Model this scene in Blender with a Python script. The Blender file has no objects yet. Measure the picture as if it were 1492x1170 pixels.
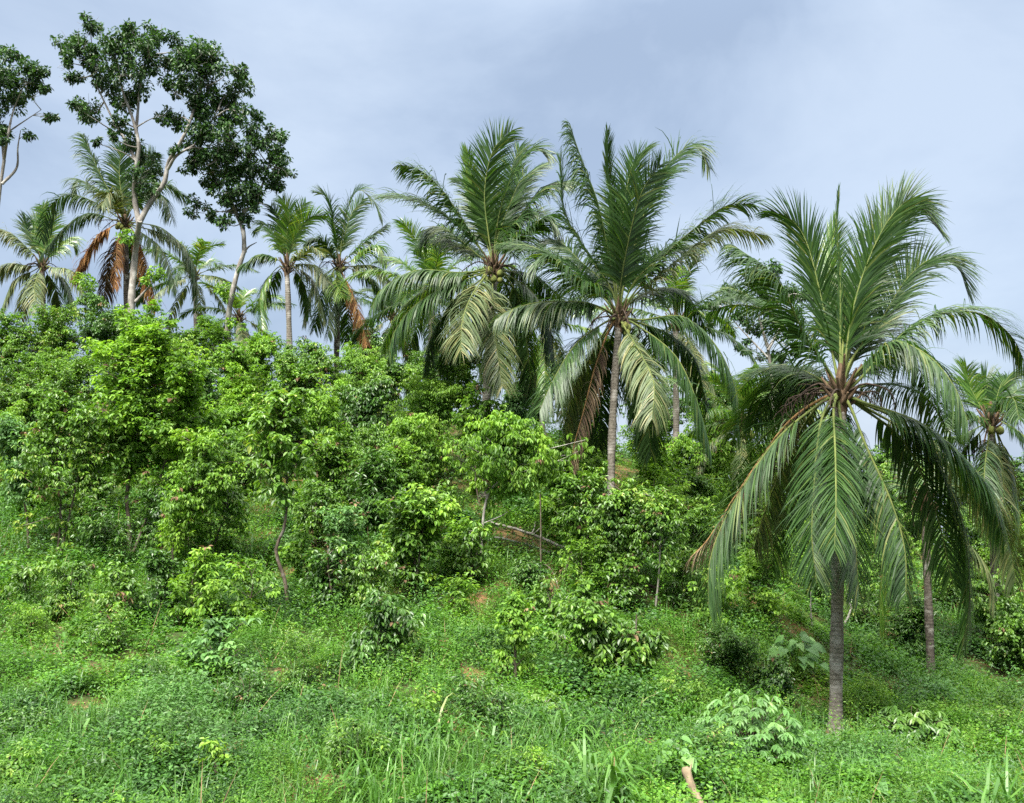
import bpy, math
import numpy as np
from mathutils import Vector

S = bpy.context.scene
COL = S.collection
rng = np.random.default_rng(7)

# ------------------------------------------------------------------ camera, sky, sun, exposure
F = 1433.0                      # focal length in photograph pixels
PITCH = math.radians(3.0)
cam_d = bpy.data.cameras.new("camera")
cam_d.sensor_width = 36.0
cam_d.lens = 36.0 * F / 1492.0
cam_d.clip_start, cam_d.clip_end = 0.1, 5000.0
cam = bpy.data.objects.new("camera", cam_d)
COL.objects.link(cam)
cam.rotation_euler = (math.pi / 2 + PITCH, 0, 0)
S.camera = cam

SUN_EL, SUN_AZ = math.radians(57), math.radians(-154)   # azimuth measured from +Y towards +X
W = bpy.data.worlds.new("World")
S.world = W
W.use_nodes = True
wt = W.node_tree
wt.nodes.clear()
wo = wt.nodes.new("ShaderNodeOutputWorld")
wb = wt.nodes.new("ShaderNodeBackground")
wb.inputs["Strength"].default_value = 0.1
sk = wt.nodes.new("ShaderNodeTexSky")
sk.sky_type = 'NISHITA'
sk.sun_disc = False
sk.sun_elevation = SUN_EL
sk.sun_rotation = SUN_AZ
tc = wt.nodes.new("ShaderNodeTexCoord")
mp = wt.nodes.new("ShaderNodeMapping")
mp.inputs["Scale"].default_value = (1.0, 1.0, 1.7)
mp.inputs["Location"].default_value = (9.1, 4.4, 2.2)
n1 = wt.nodes.new("ShaderNodeTexNoise")
n1.inputs["Scale"].default_value = 2.3
n1.inputs["Detail"].default_value = 8.0
n1.inputs["Roughness"].default_value = 0.55
n1.inputs["Distortion"].default_value = 0.25
cr = wt.nodes.new("ShaderNodeValToRGB")
e = cr.color_ramp.elements
e[0].position, e[0].color = 0.42, (0.64, 0.81, 1.09, 1)
e[1].position, e[1].color = 0.64, (0.98, 1.16, 1.42, 1)
m_ = cr.color_ramp.elements.new(0.5); m_.color = (0.79, 0.97, 1.25, 1)
mx = wt.nodes.new("ShaderNodeMixRGB")
mx.inputs[0].default_value = 0.965
L = wt.links.new
L(tc.outputs["Generated"], mp.inputs["Vector"])
L(mp.outputs[0], n1.inputs["Vector"])
L(n1.outputs["Fac"], cr.inputs[0])
L(sk.outputs[0], mx.inputs[1])
L(cr.outputs[0], mx.inputs[2])
# an overcast sky is about three times brighter overhead than near the horizon
sx = wt.nodes.new("ShaderNodeSeparateXYZ")
zr = wt.nodes.new("ShaderNodeMapRange")
zr.interpolation_type = 'SMOOTHSTEP'
zr.inputs["From Min"].default_value, zr.inputs["From Max"].default_value = 0.38, 0.95
zr.inputs["To Min"].default_value, zr.inputs["To Max"].default_value = 0.1, 0.40
L(tc.outputs["Generated"], sx.inputs[0]); L(sx.outputs["Z"], zr.inputs["Value"]); L(zr.outputs[0], wb.inputs["Strength"])
wz = wt.nodes.new("ShaderNodeMixRGB")       # the thinner cloud overhead is whiter
wz.inputs[2].default_value = (1.75, 1.75, 1.65, 1)
zc = wt.nodes.new("ShaderNodeMapRange")
zc.inputs["From Min"].default_value, zc.inputs["From Max"].default_value = 0.42, 0.8
L(sx.outputs["Z"], zc.inputs["Value"]); L(zc.outputs[0], wz.inputs[0]); L(mx.outputs[0], wz.inputs[1])
L(wz.outputs[0], wb.inputs["Color"])
L(wb.outputs[0], wo.inputs["Surface"])

sun_d = bpy.data.lights.new("sun", 'SUN')
sun_d.energy = 2.2
sun_d.angle = math.radians(22)
sun_d.color = (1.0, 0.96, 0.88)
sun = bpy.data.objects.new("sun", sun_d)
COL.objects.link(sun)
sdir = Vector((math.cos(SUN_EL) * math.sin(SUN_AZ), math.cos(SUN_EL) * math.cos(SUN_AZ), math.sin(SUN_EL)))
sun.rotation_euler = sdir.to_track_quat('Z', 'Y').to_euler()
S.view_settings.view_transform = 'Standard'
S.view_settings.look = 'None'
S.view_settings.exposure = 2.65
S.view_settings.gamma = 1.0
S.cycles.max_bounces = 6
S.cycles.diffuse_bounces = 3
S.cycles.glossy_bounces = 2
S.cycles.transmission_bounces = 4
S.cycles.use_adaptive_sampling = True
S.cycles.use_denoising = False

# ------------------------------------------------------------------ projection helpers
cp, sp_ = math.cos(PITCH), math.sin(PITCH)
def ray(px, py):
    u, v = (px - 746.0) / F, (585.0 - py) / F
    return np.array((u, cp - v * sp_, sp_ + v * cp))
def at(px, py, d):
    """point seen at photograph pixel (px, py), d metres ahead"""
    r = ray(px, py)
    return r * (d / r[1])

# ------------------------------------------------------------------ terrain
CTRL = [(-150, 1170, 12.5), (0, 1170, 12.5), (375, 1170, 12.5), (750, 1170, 12.6), (1100, 1170, 13), (1490, 1170, 13.6), (1700, 1170, 14),
        (100, 1000, 17), (430, 1000, 17.6), (750, 1000, 18.5), (980, 1020, 19.5), (1215, 1066, 21), (1490, 1050, 24),
        (80, 840, 25), (-150, 820, 26), (420, 900, 22.5), (600, 885, 23.5), (700, 830, 26), (950, 870, 25), (1160, 985, 23.3),
        (1357, 990, 27.5), (1460, 960, 29), (190, 805, 27), (770, 778, 29), (530, 690, 33), (300, 690, 34), (60, 700, 34),
        (1100, 862, 28.5), (1300, 905, 31), (-150, 560, 48), (100, 575, 48), (450, 605, 45), (750, 640, 42), (900, 690, 40),
        (1100, 730, 45), (1300, 790, 48), (1460, 815, 50), (1700, 830, 50), (-300, 1000, 17), (1800, 1040, 24)]
_cp = np.array([at(*c) for c in CTRL])
def _phi(r2):
    return 0.5 * r2 * np.log(np.maximum(r2, 1e-9))
def _fit():
    n = len(_cp)
    d2 = ((_cp[:, None, :2] - _cp[None, :, :2]) ** 2).sum(2)
    A = np.zeros((n + 3, n + 3))
    A[:n, :n] = _phi(d2) + 6.0 * np.eye(n)
    A[:n, n] = 1; A[:n, n + 1:] = _cp[:, :2]
    A[n, :n] = 1; A[n + 1:, :n] = _cp[:, :2].T
    b = np.concatenate([_cp[:, 2], [0, 0, 0]])
    return np.linalg.solve(A, b)
_w = _fit()
def bump(x, y):
    return (0.10 * np.sin(1.3 * x + 0.7 * y + 1) * np.cos(0.9 * y - 0.4 * x) + 0.05 * np.sin(2.9 * x - 1.7 * y) + 0.04 * np.sin(4.3 * y + 2.1 * x + 2))
def terr(x, y):
    x = np.atleast_1d(np.asarray(x, float)); y = np.atleast_1d(np.asarray(y, float))
    xe, ye = np.clip(x, -26, 27), np.clip(y, 10, 50)
    h = np.zeros_like(xe)
    for i in range(0, len(xe), 20000):
        a, b = xe[i:i + 20000], ye[i:i + 20000]
        d2 = (a[:, None] - _cp[None, :, 0]) ** 2 + (b[:, None] - _cp[None, :, 1]) ** 2
        h[i:i + 20000] = _phi(d2) @ _w[:len(_cp)] + _w[len(_cp)] + a * _w[-2] + b * _w[-1]
    near = np.clip((10 - y) / 10, 0, 1)
    h = h * (1 - near) - 1.6 * near
    far = np.maximum(0, y - 50)
    h = h - 0.30 * np.maximum(0, far - 8) * 1.0 - 0.02 * far + bump(x, y) * np.clip(y / 8, 0, 1)
    return h
def gz(x, y):
    return float(terr(x, y)[0])
def hit(px, py):
    r = ray(px, py)
    d = np.arange(7, 90, 0.05)
    z = r[2] / r[1] * d
    t = terr(r[0] / r[1] * d, d)
    k = np.nonzero(z < t)[0]
    dd = d[k[0]] if len(k) else 60.0
    return np.array((r[0] / r[1] * dd, dd, t[k[0]] if len(k) else gz(r[0] / r[1] * dd, dd)))
def ground_at(px, d):
    r = ray(px, 700)
    x = r[0] / r[1] * d
    return np.array((x, d, gz(x, d)))

# ------------------------------------------------------------------ mesh helpers
def nrm(a):
    a = np.asarray(a, float)
    return a / np.maximum(np.linalg.norm(a, axis=-1, keepdims=True), 1e-9)

class MB:
    """collects quads; build() links them as ONE mesh object"""
    def __init__(s):
        s.v, s.f, s.m, s.r, s.sm, s.n = [], [], [], [], [], 0
    def add(s, verts, quads, mat=0, rnd=0.5, smooth=False):
        verts = np.asarray(verts, float).reshape(-1, 3); quads = np.asarray(quads, int).reshape(-1, 4)
        s.v.append(verts); s.f.append(quads + s.n); s.n += len(verts)
        k = len(quads)
        s.m.append(np.full(k, mat)); s.r.append(np.broadcast_to(rnd, (k,)).astype(float)); s.sm.append(np.full(k, smooth))
    def tube(s, pts, rad, sides=7, mat=0, rnd=0.5, cap=True):
        pts = np.asarray(pts, float); n = len(pts)
        rad = np.broadcast_to(rad, (n,))
        t = nrm(np.gradient(pts, axis=0))
        ref = np.array((1.0, 0.13, 0.07)) if abs(t[:, 0]).mean() < 0.8 else np.array((0.1, 0.2, 1.0))
        a = nrm(np.cross(t, ref)); b = np.cross(t, a)
        th = np.arange(sides) * 2 * math.pi / sides
        ring = pts[:, None] + rad[:, None, None] * (np.cos(th)[None, :, None] * a[:, None] + np.sin(th)[None, :, None] * b[:, None])
        v = ring.reshape(-1, 3)
        i = np.arange(n - 1)[:, None] * sides; j = np.arange(sides)[None]
        j2 = (j + 1) % sides
        q = np.stack([i + j, i + j2, i + sides + j2, i + sides + j], -1).reshape(-1, 4)
        s.add(v, q, mat, rnd, True)
        if cap:
            for end in (0, n - 1):
                base = s.n
                c = np.vstack([ring[end], pts[end][None]])
                k = np.arange(0, sides, 1)
                s.add(c, np.stack([np.full(sides, sides), k, (k + 1) % sides, (k + 1) % sides], -1)[:, [0, 1, 2, 2]] if False else
                      np.stack([k[0:sides - 1:2], k[1:sides:2], (k[0:sides - 1:2] + 2) % sides, np.full(len(k[0:sides - 1:2]), sides)], -1), mat, rnd, False)
    def leaves(s, pos, axis, up, length, width, fold=0.25, bend=0.25, rnd=0.5, mat=0):
        """six-point folded leaves"""
        N = len(pos)
        if N == 0: return
        axis = nrm(axis)
        side = nrm(np.cross(axis, up)); nn = np.cross(side, axis)
        l = np.broadcast_to(length, (N,))[:, None]; w = np.broadcast_to(width, (N,))[:, None] * 0.5
        bd = np.broadcast_to(bend, (N,))[:, None]
        p0 = pos
        c1 = pos + axis * l * 0.32 - nn * l * bd * 0.12
        c2 = pos + axis * l * 0.68 - nn * l * bd * 0.45
        p3 = pos + axis * l - nn * l * bd
        up1 = nn * w * fold
        v = np.stack([p0, c1 + side * w + up1, c2 + side * w * 0.85 + up1, p3, c2 - side * w * 0.85 + up1, c1 - side * w + up1], 1).reshape(-1, 3)
        i = np.arange(N)[:, None] * 6
        q = np.stack([i + np.array([[0, 1, 2, 3]]), i + np.array([[0, 3, 4, 5]])], 1).reshape(-1, 4)
        s.add(v, q, mat, np.repeat(np.broadcast_to(rnd, (N,)), 2))
    def diamonds(s, pos, axis, up, length, width, rnd=0.5, fold=0.2, mat=0):
        N = len(pos)
        axis = nrm(axis); side = nrm(np.cross(axis, up)); nn = np.cross(side, axis)
        l = np.broadcast_to(length, (N,))[:, None]; w = np.broadcast_to(width, (N,))[:, None] * 0.5
        v = np.stack([pos, pos + axis * l * 0.45 + side * w + nn * w * fold, pos + axis * l - nn * l * 0.12, pos + axis * l * 0.45 - side * w + nn * w * fold], 1).reshape(-1, 3)
        q = np.arange(N * 4).reshape(-1, 4)
        s.add(v, q, mat, np.broadcast_to(rnd, (N,)))
    def ribbons(s, pos, axis, wdir, length, width, droop, rnd=0.5, mat=0, segs=3, taper=(1.0, 0.95, 0.62, 0.06), stiff=1.0):
        """drooping tapering strips (palm leaflets, grass blades)"""
        N = len(pos)
        if N == 0: return
        d = nrm(axis); p = np.asarray(pos, float)
        l = np.broadcast_to(length, (N,))[:, None] / segs; w = np.broadcast_to(width, (N,))[:, None] * 0.5
        dr = np.broadcast_to(droop, (N,))[:, None]
        rows = []
        wd = nrm(wdir - d * (wdir * d).sum(-1, keepdims=True))
        for k in range(segs + 1):
            tw = taper[k]
            rows += [p - wd * w * tw, p + wd * w * tw]
            p = p + d * l
            d = nrm(d + np.array((0, 0, -1.0)) * dr * (1 + 0.5 * k))
            wd = nrm(wd - d * (wd * d).sum(-1, keepdims=True))
        R = 2 * (segs + 1)
        v = np.stack(rows, 1).reshape(-1, 3)
        i = np.arange(N)[:, None, None] * R; k = np.arange(segs)[None, :, None] * 2
        q = (i + k + np.array([0, 1, 3, 2])[None, None]).reshape(-1, 4)
        s.add(v, q, mat, np.repeat(np.broadcast_to(rnd, (N,)), segs))
    def build(s, name, mats, parent=None, origin=(0, 0, 0), hidden=False):
        v = np.concatenate(s.v) - np.asarray(origin, float); q = np.concatenate(s.f)
        me = bpy.data.meshes.new(name)
        me.vertices.add(len(v)); me.vertices.foreach_set("co", v.astype(np.float32).ravel())
        me.loops.add(len(q) * 4); me.loops.foreach_set("vertex_index", q.astype(np.int32).ravel())
        me.polygons.add(len(q)); me.polygons.foreach_set("loop_start", (np.arange(len(q)) * 4).astype(np.int32))
        me.polygons.foreach_set("material_index", np.concatenate(s.m).astype(np.int32))
        me.polygons.foreach_set("use_smooth", np.concatenate(s.sm))
        at_ = me.attributes.new("rnd", 'FLOAT', 'FACE'); at_.data.foreach_set("value", np.concatenate(s.r).astype(np.float32))
        for m in (mats if isinstance(mats, (list, tuple)) else [mats]): me.materials.append(m)
        me.update(calc_edges=True)
        o = bpy.data.objects.new(name, me); COL.objects.link(o)
        if parent is not None: o.parent = parent
        else: o.location = origin
        return o

def tag(o, label=None, cat=None, group=None, kind=None):
    for k, val in (("label", label), ("category", cat), ("group", group), ("kind", kind)):
        if val: o[k] = val
    return o
def empty(name, loc, label, cat, group=None):
    o = bpy.data.objects.new(name, None); COL.objects.link(o)
    o.location = tuple(float(c) for c in loc); o.empty_display_size = 0.3
    return tag(o, label, cat, group)
def spline(pts, n):
    """Catmull-Rom through pts, resampled evenly to n points"""
    p = np.asarray(pts, float)
    if len(p) == 2: return p[0] + (p[1] - p[0]) * np.linspace(0, 1, n)[:, None]
    e_ = np.vstack([2 * p[0] - p[1], p, 2 * p[-1] - p[-2]])
    out = []
    for i in range(1, len(e_) - 2):
        t = np.linspace(0, 1, 16, endpoint=False)[:, None]
        a, b, c, d = e_[i - 1], e_[i], e_[i + 1], e_[i + 2]
        out.append(0.5 * (2 * b + (c - a) * t + (2 * a - 5 * b + 4 * c - d) * t ** 2 + (3 * b - a - 3 * c + d) * t ** 3))
    out = np.vstack(out + [p[-1][None]])
    s_ = np.concatenate([[0], np.cumsum(np.linalg.norm(np.diff(out, axis=0), axis=1))])
    u = np.linspace(0, s_[-1], n)
    return np.stack([np.interp(u, s_, out[:, k]) for k in range(3)], 1)

# ------------------------------------------------------------------ materials
def mat_base(name):
    m = bpy.data.materials.new(name); m.use_nodes = True
    nt = m.node_tree; b = nt.nodes["Principled BSDF"]
    return m, nt, b, nt.links.new
def leaf_mat(name, cols, rough=0.42, trans=0.3, spec=0.5, tcol=None, mottle=0.25):
    """leaf to leaf variation comes from the per-leaf random attribute"""
    m, nt, b, ln = mat_base(name)
    a = nt.nodes.new("ShaderNodeAttribute"); a.attribute_name = "rnd"
    r = nt.nodes.new("ShaderNodeValToRGB")
    el = r.color_ramp.elements
    while len(el) < len(cols): el.new(0.5)
    for i, (p, c) in enumerate(cols):
        el[i].position = p; el[i].color = (*c, 1)
    ln(a.outputs["Fac"], r.inputs[0])
    g = nt.nodes.new("ShaderNodeTexCoord")
    n = nt.nodes.new("ShaderNodeTexNoise"); n.inputs["Scale"].default_value = 1.4; n.inputs["Detail"].default_value = 3
    ln(g.outputs["Object"], n.inputs["Vector"])
    h = nt.nodes.new("ShaderNodeHueSaturation")
    mr = nt.nodes.new("ShaderNodeMapRange")
    mr.inputs["From Min"].default_value = 0.3; mr.inputs["From Max"].default_value = 0.7
    mr.inputs["To Min"].default_value = 1 - mottle; mr.inputs["To Max"].default_value = 1 + mottle
    ln(n.outputs["Fac"], mr.inputs["Value"]); ln(mr.outputs[0], h.inputs["Value"]); ln(r.outputs[0], h.inputs["Color"])
    ln(h.outputs[0], b.inputs["Base Color"])
    b.inputs["Roughness"].default_value = rough
    b.inputs["Specular IOR Level"].default_value = spec
    t = nt.nodes.new("ShaderNodeBsdfTranslucent")
    hs = nt.nodes.new("ShaderNodeMixRGB"); hs.blend_type = 'MULTIPLY'; hs.inputs[0].default_value = 1.0
    hs.inputs[2].default_value = (*(tcol or (1.5, 1.55, 0.7)), 1)
    ln(h.outputs[0], hs.inputs[1]); ln(hs.outputs[0], t.inputs["Color"])
    mxs = nt.nodes.new("ShaderNodeMixShader"); mxs.inputs[0].default_value = trans
    out = nt.nodes["Material Output"]
    ln(b.outputs[0], mxs.inputs[1]); ln(t.outputs[0], mxs.inputs[2]); ln(mxs.outputs[0], out.inputs["Surface"])
    return m
def bark_mat(name, c1, c2, c3=None, scale=9.0, rings=0.0, patch=0.45):
    m, nt, b, ln = mat_base(name)
    g = nt.nodes.new("ShaderNodeTexCoord")
    mpn = nt.nodes.new("ShaderNodeMapping"); mpn.inputs["Scale"].default_value = (1, 1, 0.35 if not rings else 1.0)
    ln(g.outputs["Object"], mpn.inputs["Vector"])
    n = nt.nodes.new("ShaderNodeTexNoise"); n.inputs["Scale"].default_value = scale; n.inputs["Detail"].default_value = 6; n.inputs["Roughness"].default_value = 0.7
    ln(mpn.outputs[0], n.inputs["Vector"])
    r = nt.nodes.new("ShaderNodeValToRGB")
    r.color_ramp.elements[0].position = 0.35; r.color_ramp.elements[0].color = (*c1, 1)
    r.color_ramp.elements[1].position = 0.65; r.color_ramp.elements[1].color = (*c2, 1)
    ln(n.outputs["Fac"], r.inputs[0])
    col = r.outputs[0]
    if c3:
        n2 = nt.nodes.new("ShaderNodeTexNoise"); n2.inputs["Scale"].default_value = 2.6; n2.inputs["Detail"].default_value = 5
        ln(g.outputs["Object"], n2.inputs["Vector"])
        r2 = nt.nodes.new("ShaderNodeValToRGB")
        r2.color_ramp.elements[0].position = patch; r2.color_ramp.elements[1].position = patch + 0.16
        ln(n2.outputs["Fac"], r2.inputs[0])
        mxx = nt.nodes.new("ShaderNodeMixRGB"); mxx.inputs[2].default_value = (*c3, 1)
        ln(r2.outputs[0], mxx.inputs[0]); ln(col, mxx.inputs[1]); col = mxx.outputs[0]
    hgt = n.outputs["Fac"]
    if rings:
        wv = nt.nodes.new("ShaderNodeTexWave"); wv.bands_direction = 'Z'; wv.wave_profile = 'SAW'
        wv.inputs["Scale"].default_value = rings; wv.inputs["Distortion"].default_value = 2.2
        wv.inputs["Detail"].default_value = 3; wv.inputs["Detail Scale"].default_value = 2.0
        ln(g.outputs["Object"], wv.inputs["Vector"])
        r3 = nt.nodes.new("ShaderNodeValToRGB")
        r3.color_ramp.elements[0].position = 0.0; r3.color_ramp.elements[0].color = (0.5, 0.47, 0.44, 1)
        r3.color_ramp.elements[1].position = 0.3; r3.color_ramp.elements[1].color = (1, 1, 1, 1)
        ln(wv.outputs["Fac"], r3.inputs[0])
        mu = nt.nodes.new("ShaderNodeMixRGB"); mu.blend_type = 'MULTIPLY'; mu.inputs[0].default_value = 0.9
        ln(col, mu.inputs[1]); ln(r3.outputs[0], mu.inputs[2]); col = mu.outputs[0]
    ln(col, b.inputs["Base Color"])
    b.inputs["Roughness"].default_value = 0.9
    b.inputs["Specular IOR Level"].default_value = 0.2
    bp = nt.nodes.new("ShaderNodeBump"); bp.inputs["Strength"].default_value = 0.6; bp.inputs["Distance"].default_value = 0.02
    ln(hgt, bp.inputs["Height"]); ln(bp.outputs[0], b.inputs["Normal"])
    return m

G = {}
G['bright'] = leaf_mat("young_leaf", [(0, (0.045, 0.11, 0.014)), (0.45, (0.12, 0.245, 0.024)), (0.8, (0.2, 0.345, 0.036)), (1, (0.23, 0.36, 0.05))], 0.5, 0.38, 0.35)
G['mid'] = leaf_mat("plain_leaf", [(0, (0.034, 0.09, 0.013)), (0.5, (0.095, 0.2, 0.022)), (0.85, (0.165, 0.295, 0.034)), (1, (0.25, 0.31, 0.06))], 0.43, 0.33, 0.48)
G['dark'] = leaf_mat("glossy_leaf", [(0, (0.025, 0.073, 0.014)), (0.55, (0.065, 0.152, 0.022)), (0.9, (0.12, 0.23, 0.035)), (1, (0.18, 0.24, 0.07))], 0.4, 0.3, 0.5)
G['pale'] = leaf_mat("pale_leaf", [(0, (0.05, 0.12, 0.036)), (0.5, (0.095, 0.21, 0.055)), (0.9, (0.15, 0.28, 0.08)), (1, (0.24, 0.27, 0.09))], 0.5, 0.32, 0.35)
G['tall'] = leaf_mat("dark_canopy_leaf", [(0, (0.014, 0.04, 0.012)), (0.55, (0.032, 0.082, 0.018)), (0.9, (0.06, 0.135, 0.026)), (1, (0.09, 0.19, 0.03))], 0.45, 0.24, 0.4)
G['weed'] = leaf_mat("weed_leaf", [(0, (0.026, 0.085, 0.008)), (0.4, (0.056, 0.155, 0.012)), (0.8, (0.105, 0.235, 0.02)), (1, (0.19, 0.3, 0.045))], 0.5, 0.36, 0.35, mottle=0.35)
G['weed_yellow'] = leaf_mat("yellowish_weed_leaf", [(0, (0.045, 0.105, 0.01)), (0.4, (0.085, 0.18, 0.016)), (0.8, (0.145, 0.27, 0.03)), (1, (0.27, 0.3, 0.06))], 0.5, 0.36, 0.35, mottle=0.3)
G['weed_dark'] = leaf_mat("dark_weed_leaf", [(0, (0.02, 0.062, 0.014)), (0.4, (0.042, 0.115, 0.022)), (0.8, (0.075, 0.18, 0.035)), (1, (0.13, 0.22, 0.055))], 0.48, 0.3, 0.4, mottle=0.3)
G['litter'] = leaf_mat("dry_leaf", [(0, (0.05, 0.03, 0.018)), (0.5, (0.13, 0.08, 0.045)), (1, (0.26, 0.18, 0.1))], 0.8, 0.1, 0.2, (1.2, 1.1, 0.9))
G['grass'] = leaf_mat("grass_blade", [(0, (0.032, 0.1, 0.014)), (0.5, (0.066, 0.165, 0.024)), (0.9, (0.115, 0.23, 0.042)), (1, (0.24, 0.25, 0.11))], 0.42, 0.34, 0.4)
G['frond'] = leaf_mat("palm_leaflet", [(0, (0.012, 0.037, 0.007)), (0.5, (0.024, 0.063, 0.011)), (0.9, (0.045, 0.094, 0.018)), (1, (0.12, 0.14, 0.035))], 0.48, 0.28, 0.42, (1.7, 1.8, 0.5), 0.12)
G['frond_lime'] = leaf_mat("young_palm_leaflet", [(0, (0.04, 0.1, 0.015)), (0.6, (0.08, 0.16, 0.024)), (1, (0.16, 0.2, 0.04))], 0.34, 0.34, 0.6, (1.5, 1.6, 0.5), 0.15)
G['frond_pale'] = leaf_mat("ageing_palm_leaflet", [(0, (0.05, 0.08, 0.03)), (0.6, (0.095, 0.13, 0.05)), (1, (0.2, 0.19, 0.08))], 0.5, 0.25, 0.4, (1.5, 1.5, 0.6), 0.2)
G['frond_dead'] = leaf_mat("dead_palm_leaflet", [(0, (0.12, 0.055, 0.022)), (0.6, (0.27, 0.125, 0.04)), (1, (0.36, 0.22, 0.09))], 0.7, 0.25, 0.25, (1.3, 1.1, 0.8), 0.3)
G['frond_brown'] = leaf_mat("withered_palm_leaflet", [(0, (0.05, 0.03, 0.02)), (0.6, (0.1, 0.065, 0.04)), (1, (0.2, 0.15, 0.09))], 0.7, 0.2, 0.25, (1.2, 1.1, 0.8), 0.3)
B = {}
B['palm'] = bark_mat("palm_bark", (0.1, 0.088, 0.07), (0.21, 0.19, 0.16), (0.34, 0.32, 0.29), 14, rings=3.6, patch=0.5)
B['palm_dark'] = bark_mat("dark_palm_bark", (0.05, 0.042, 0.035), (0.13, 0.11, 0.09), (0.45, 0.44, 0.4), 14, rings=3.6, patch=0.56)
B['rachis'] = bark_mat("palm_midrib", (0.055, 0.08, 0.022), (0.12, 0.14, 0.04), None, 5)
B['rachis_dead'] = bark_mat("dead_midrib", (0.16, 0.09, 0.04), (0.3, 0.17, 0.07), None, 5)
B['fibre'] = bark_mat("palm_fibre", (0.035, 0.024, 0.015), (0.13, 0.085, 0.05), None, 18)
B['stalk'] = bark_mat("dry_stalk", (0.018, 0.013, 0.01), (0.06, 0.042, 0.03), None, 12)
B['shrub'] = bark_mat("brown_bark", (0.04, 0.03, 0.022), (0.12, 0.095, 0.07), (0.26, 0.25, 0.21), 16, patch=0.54)
B['grey'] = bark_mat("pale_grey_bark", (0.12, 0.11, 0.098), (0.25, 0.232, 0.208), (0.37, 0.355, 0.33), 9, patch=0.52)
B['dead'] = bark_mat("weathered_wood", (0.1, 0.092, 0.08), (0.21, 0.195, 0.17), (0.31, 0.295, 0.265), 12)
B['cut'] = bark_mat("peeled_wood", (0.13, 0.1, 0.065), (0.25, 0.195, 0.125), None, 14)
B['nut'] = bark_mat("coconut_husk", (0.06, 0.085, 0.02), (0.15, 0.155, 0.04), None, 6)

# ------------------------------------------------------------------ ground sheet
def soil_mat():
    m, nt, b, ln = mat_base("soil")
    g = nt.nodes.new("ShaderNodeTexCoord")
    n = nt.nodes.new("ShaderNodeTexNoise"); n.inputs["Scale"].default_value = 0.55; n.inputs["Detail"].default_value = 7; n.inputs["Roughness"].default_value = 0.65
    ln(g.outputs["Object"], n.inputs["Vector"])
    r = nt.nodes.new("ShaderNodeValToRGB")
    el = r.color_ramp.elements
    el[0].position, el[0].color = 0.36, (0.028, 0.05, 0.012, 1)
    el[1].position, el[1].color = 0.62, (0.16, 0.085, 0.04, 1)
    mid = el.new(0.5); mid.color = (0.05, 0.055, 0.02, 1)
    ln(n.outputs["Fac"], r.inputs[0]); ln(r.outputs[0], b.inputs["Base Color"])
    n2 = nt.nodes.new("ShaderNodeTexNoise"); n2.inputs["Scale"].default_value = 9; n2.inputs["Detail"].default_value = 6
    ln(g.outputs["Object"], n2.inputs["Vector"])
    bp = nt.nodes.new("ShaderNodeBump"); bp.inputs["Strength"].default_value = 0.7; bp.inputs["Distance"].default_value = 0.08
    ln(n2.outputs["Fac"], bp.inputs["Height"]); ln(bp.outputs[0], b.inputs["Normal"])
    b.inputs["Roughness"].default_value = 0.95
    b.inputs["Specular IOR Level"].default_value = 0.15
    return m
def build_ground():
    xs = np.concatenate([-np.geomspace(1500, 31, 24), np.arange(-30, 31, 0.3), np.geomspace(31, 1500, 24)])
    ys = np.concatenate([np.linspace(-60, -1, 12), np.arange(0, 62, 0.3), np.geomspace(63, 2500, 30)])
    X, Y = np.meshgrid(xs, ys)
    Z = terr(X.ravel(), Y.ravel())
    v = np.stack([X.ravel(), Y.ravel(), Z], 1)
    nx = len(xs)
    i = np.arange(len(ys) - 1)[:, None] * nx + np.arange(nx - 1)[None]
    q = np.stack([i, i + 1, i + nx + 1, i + nx], -1).reshape(-1, 4)
    m = MB(); m.add(v, q, 0, 0.5, True)
    tag(m.build("ground", soil_mat()), kind="structure")
build_ground()

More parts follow.
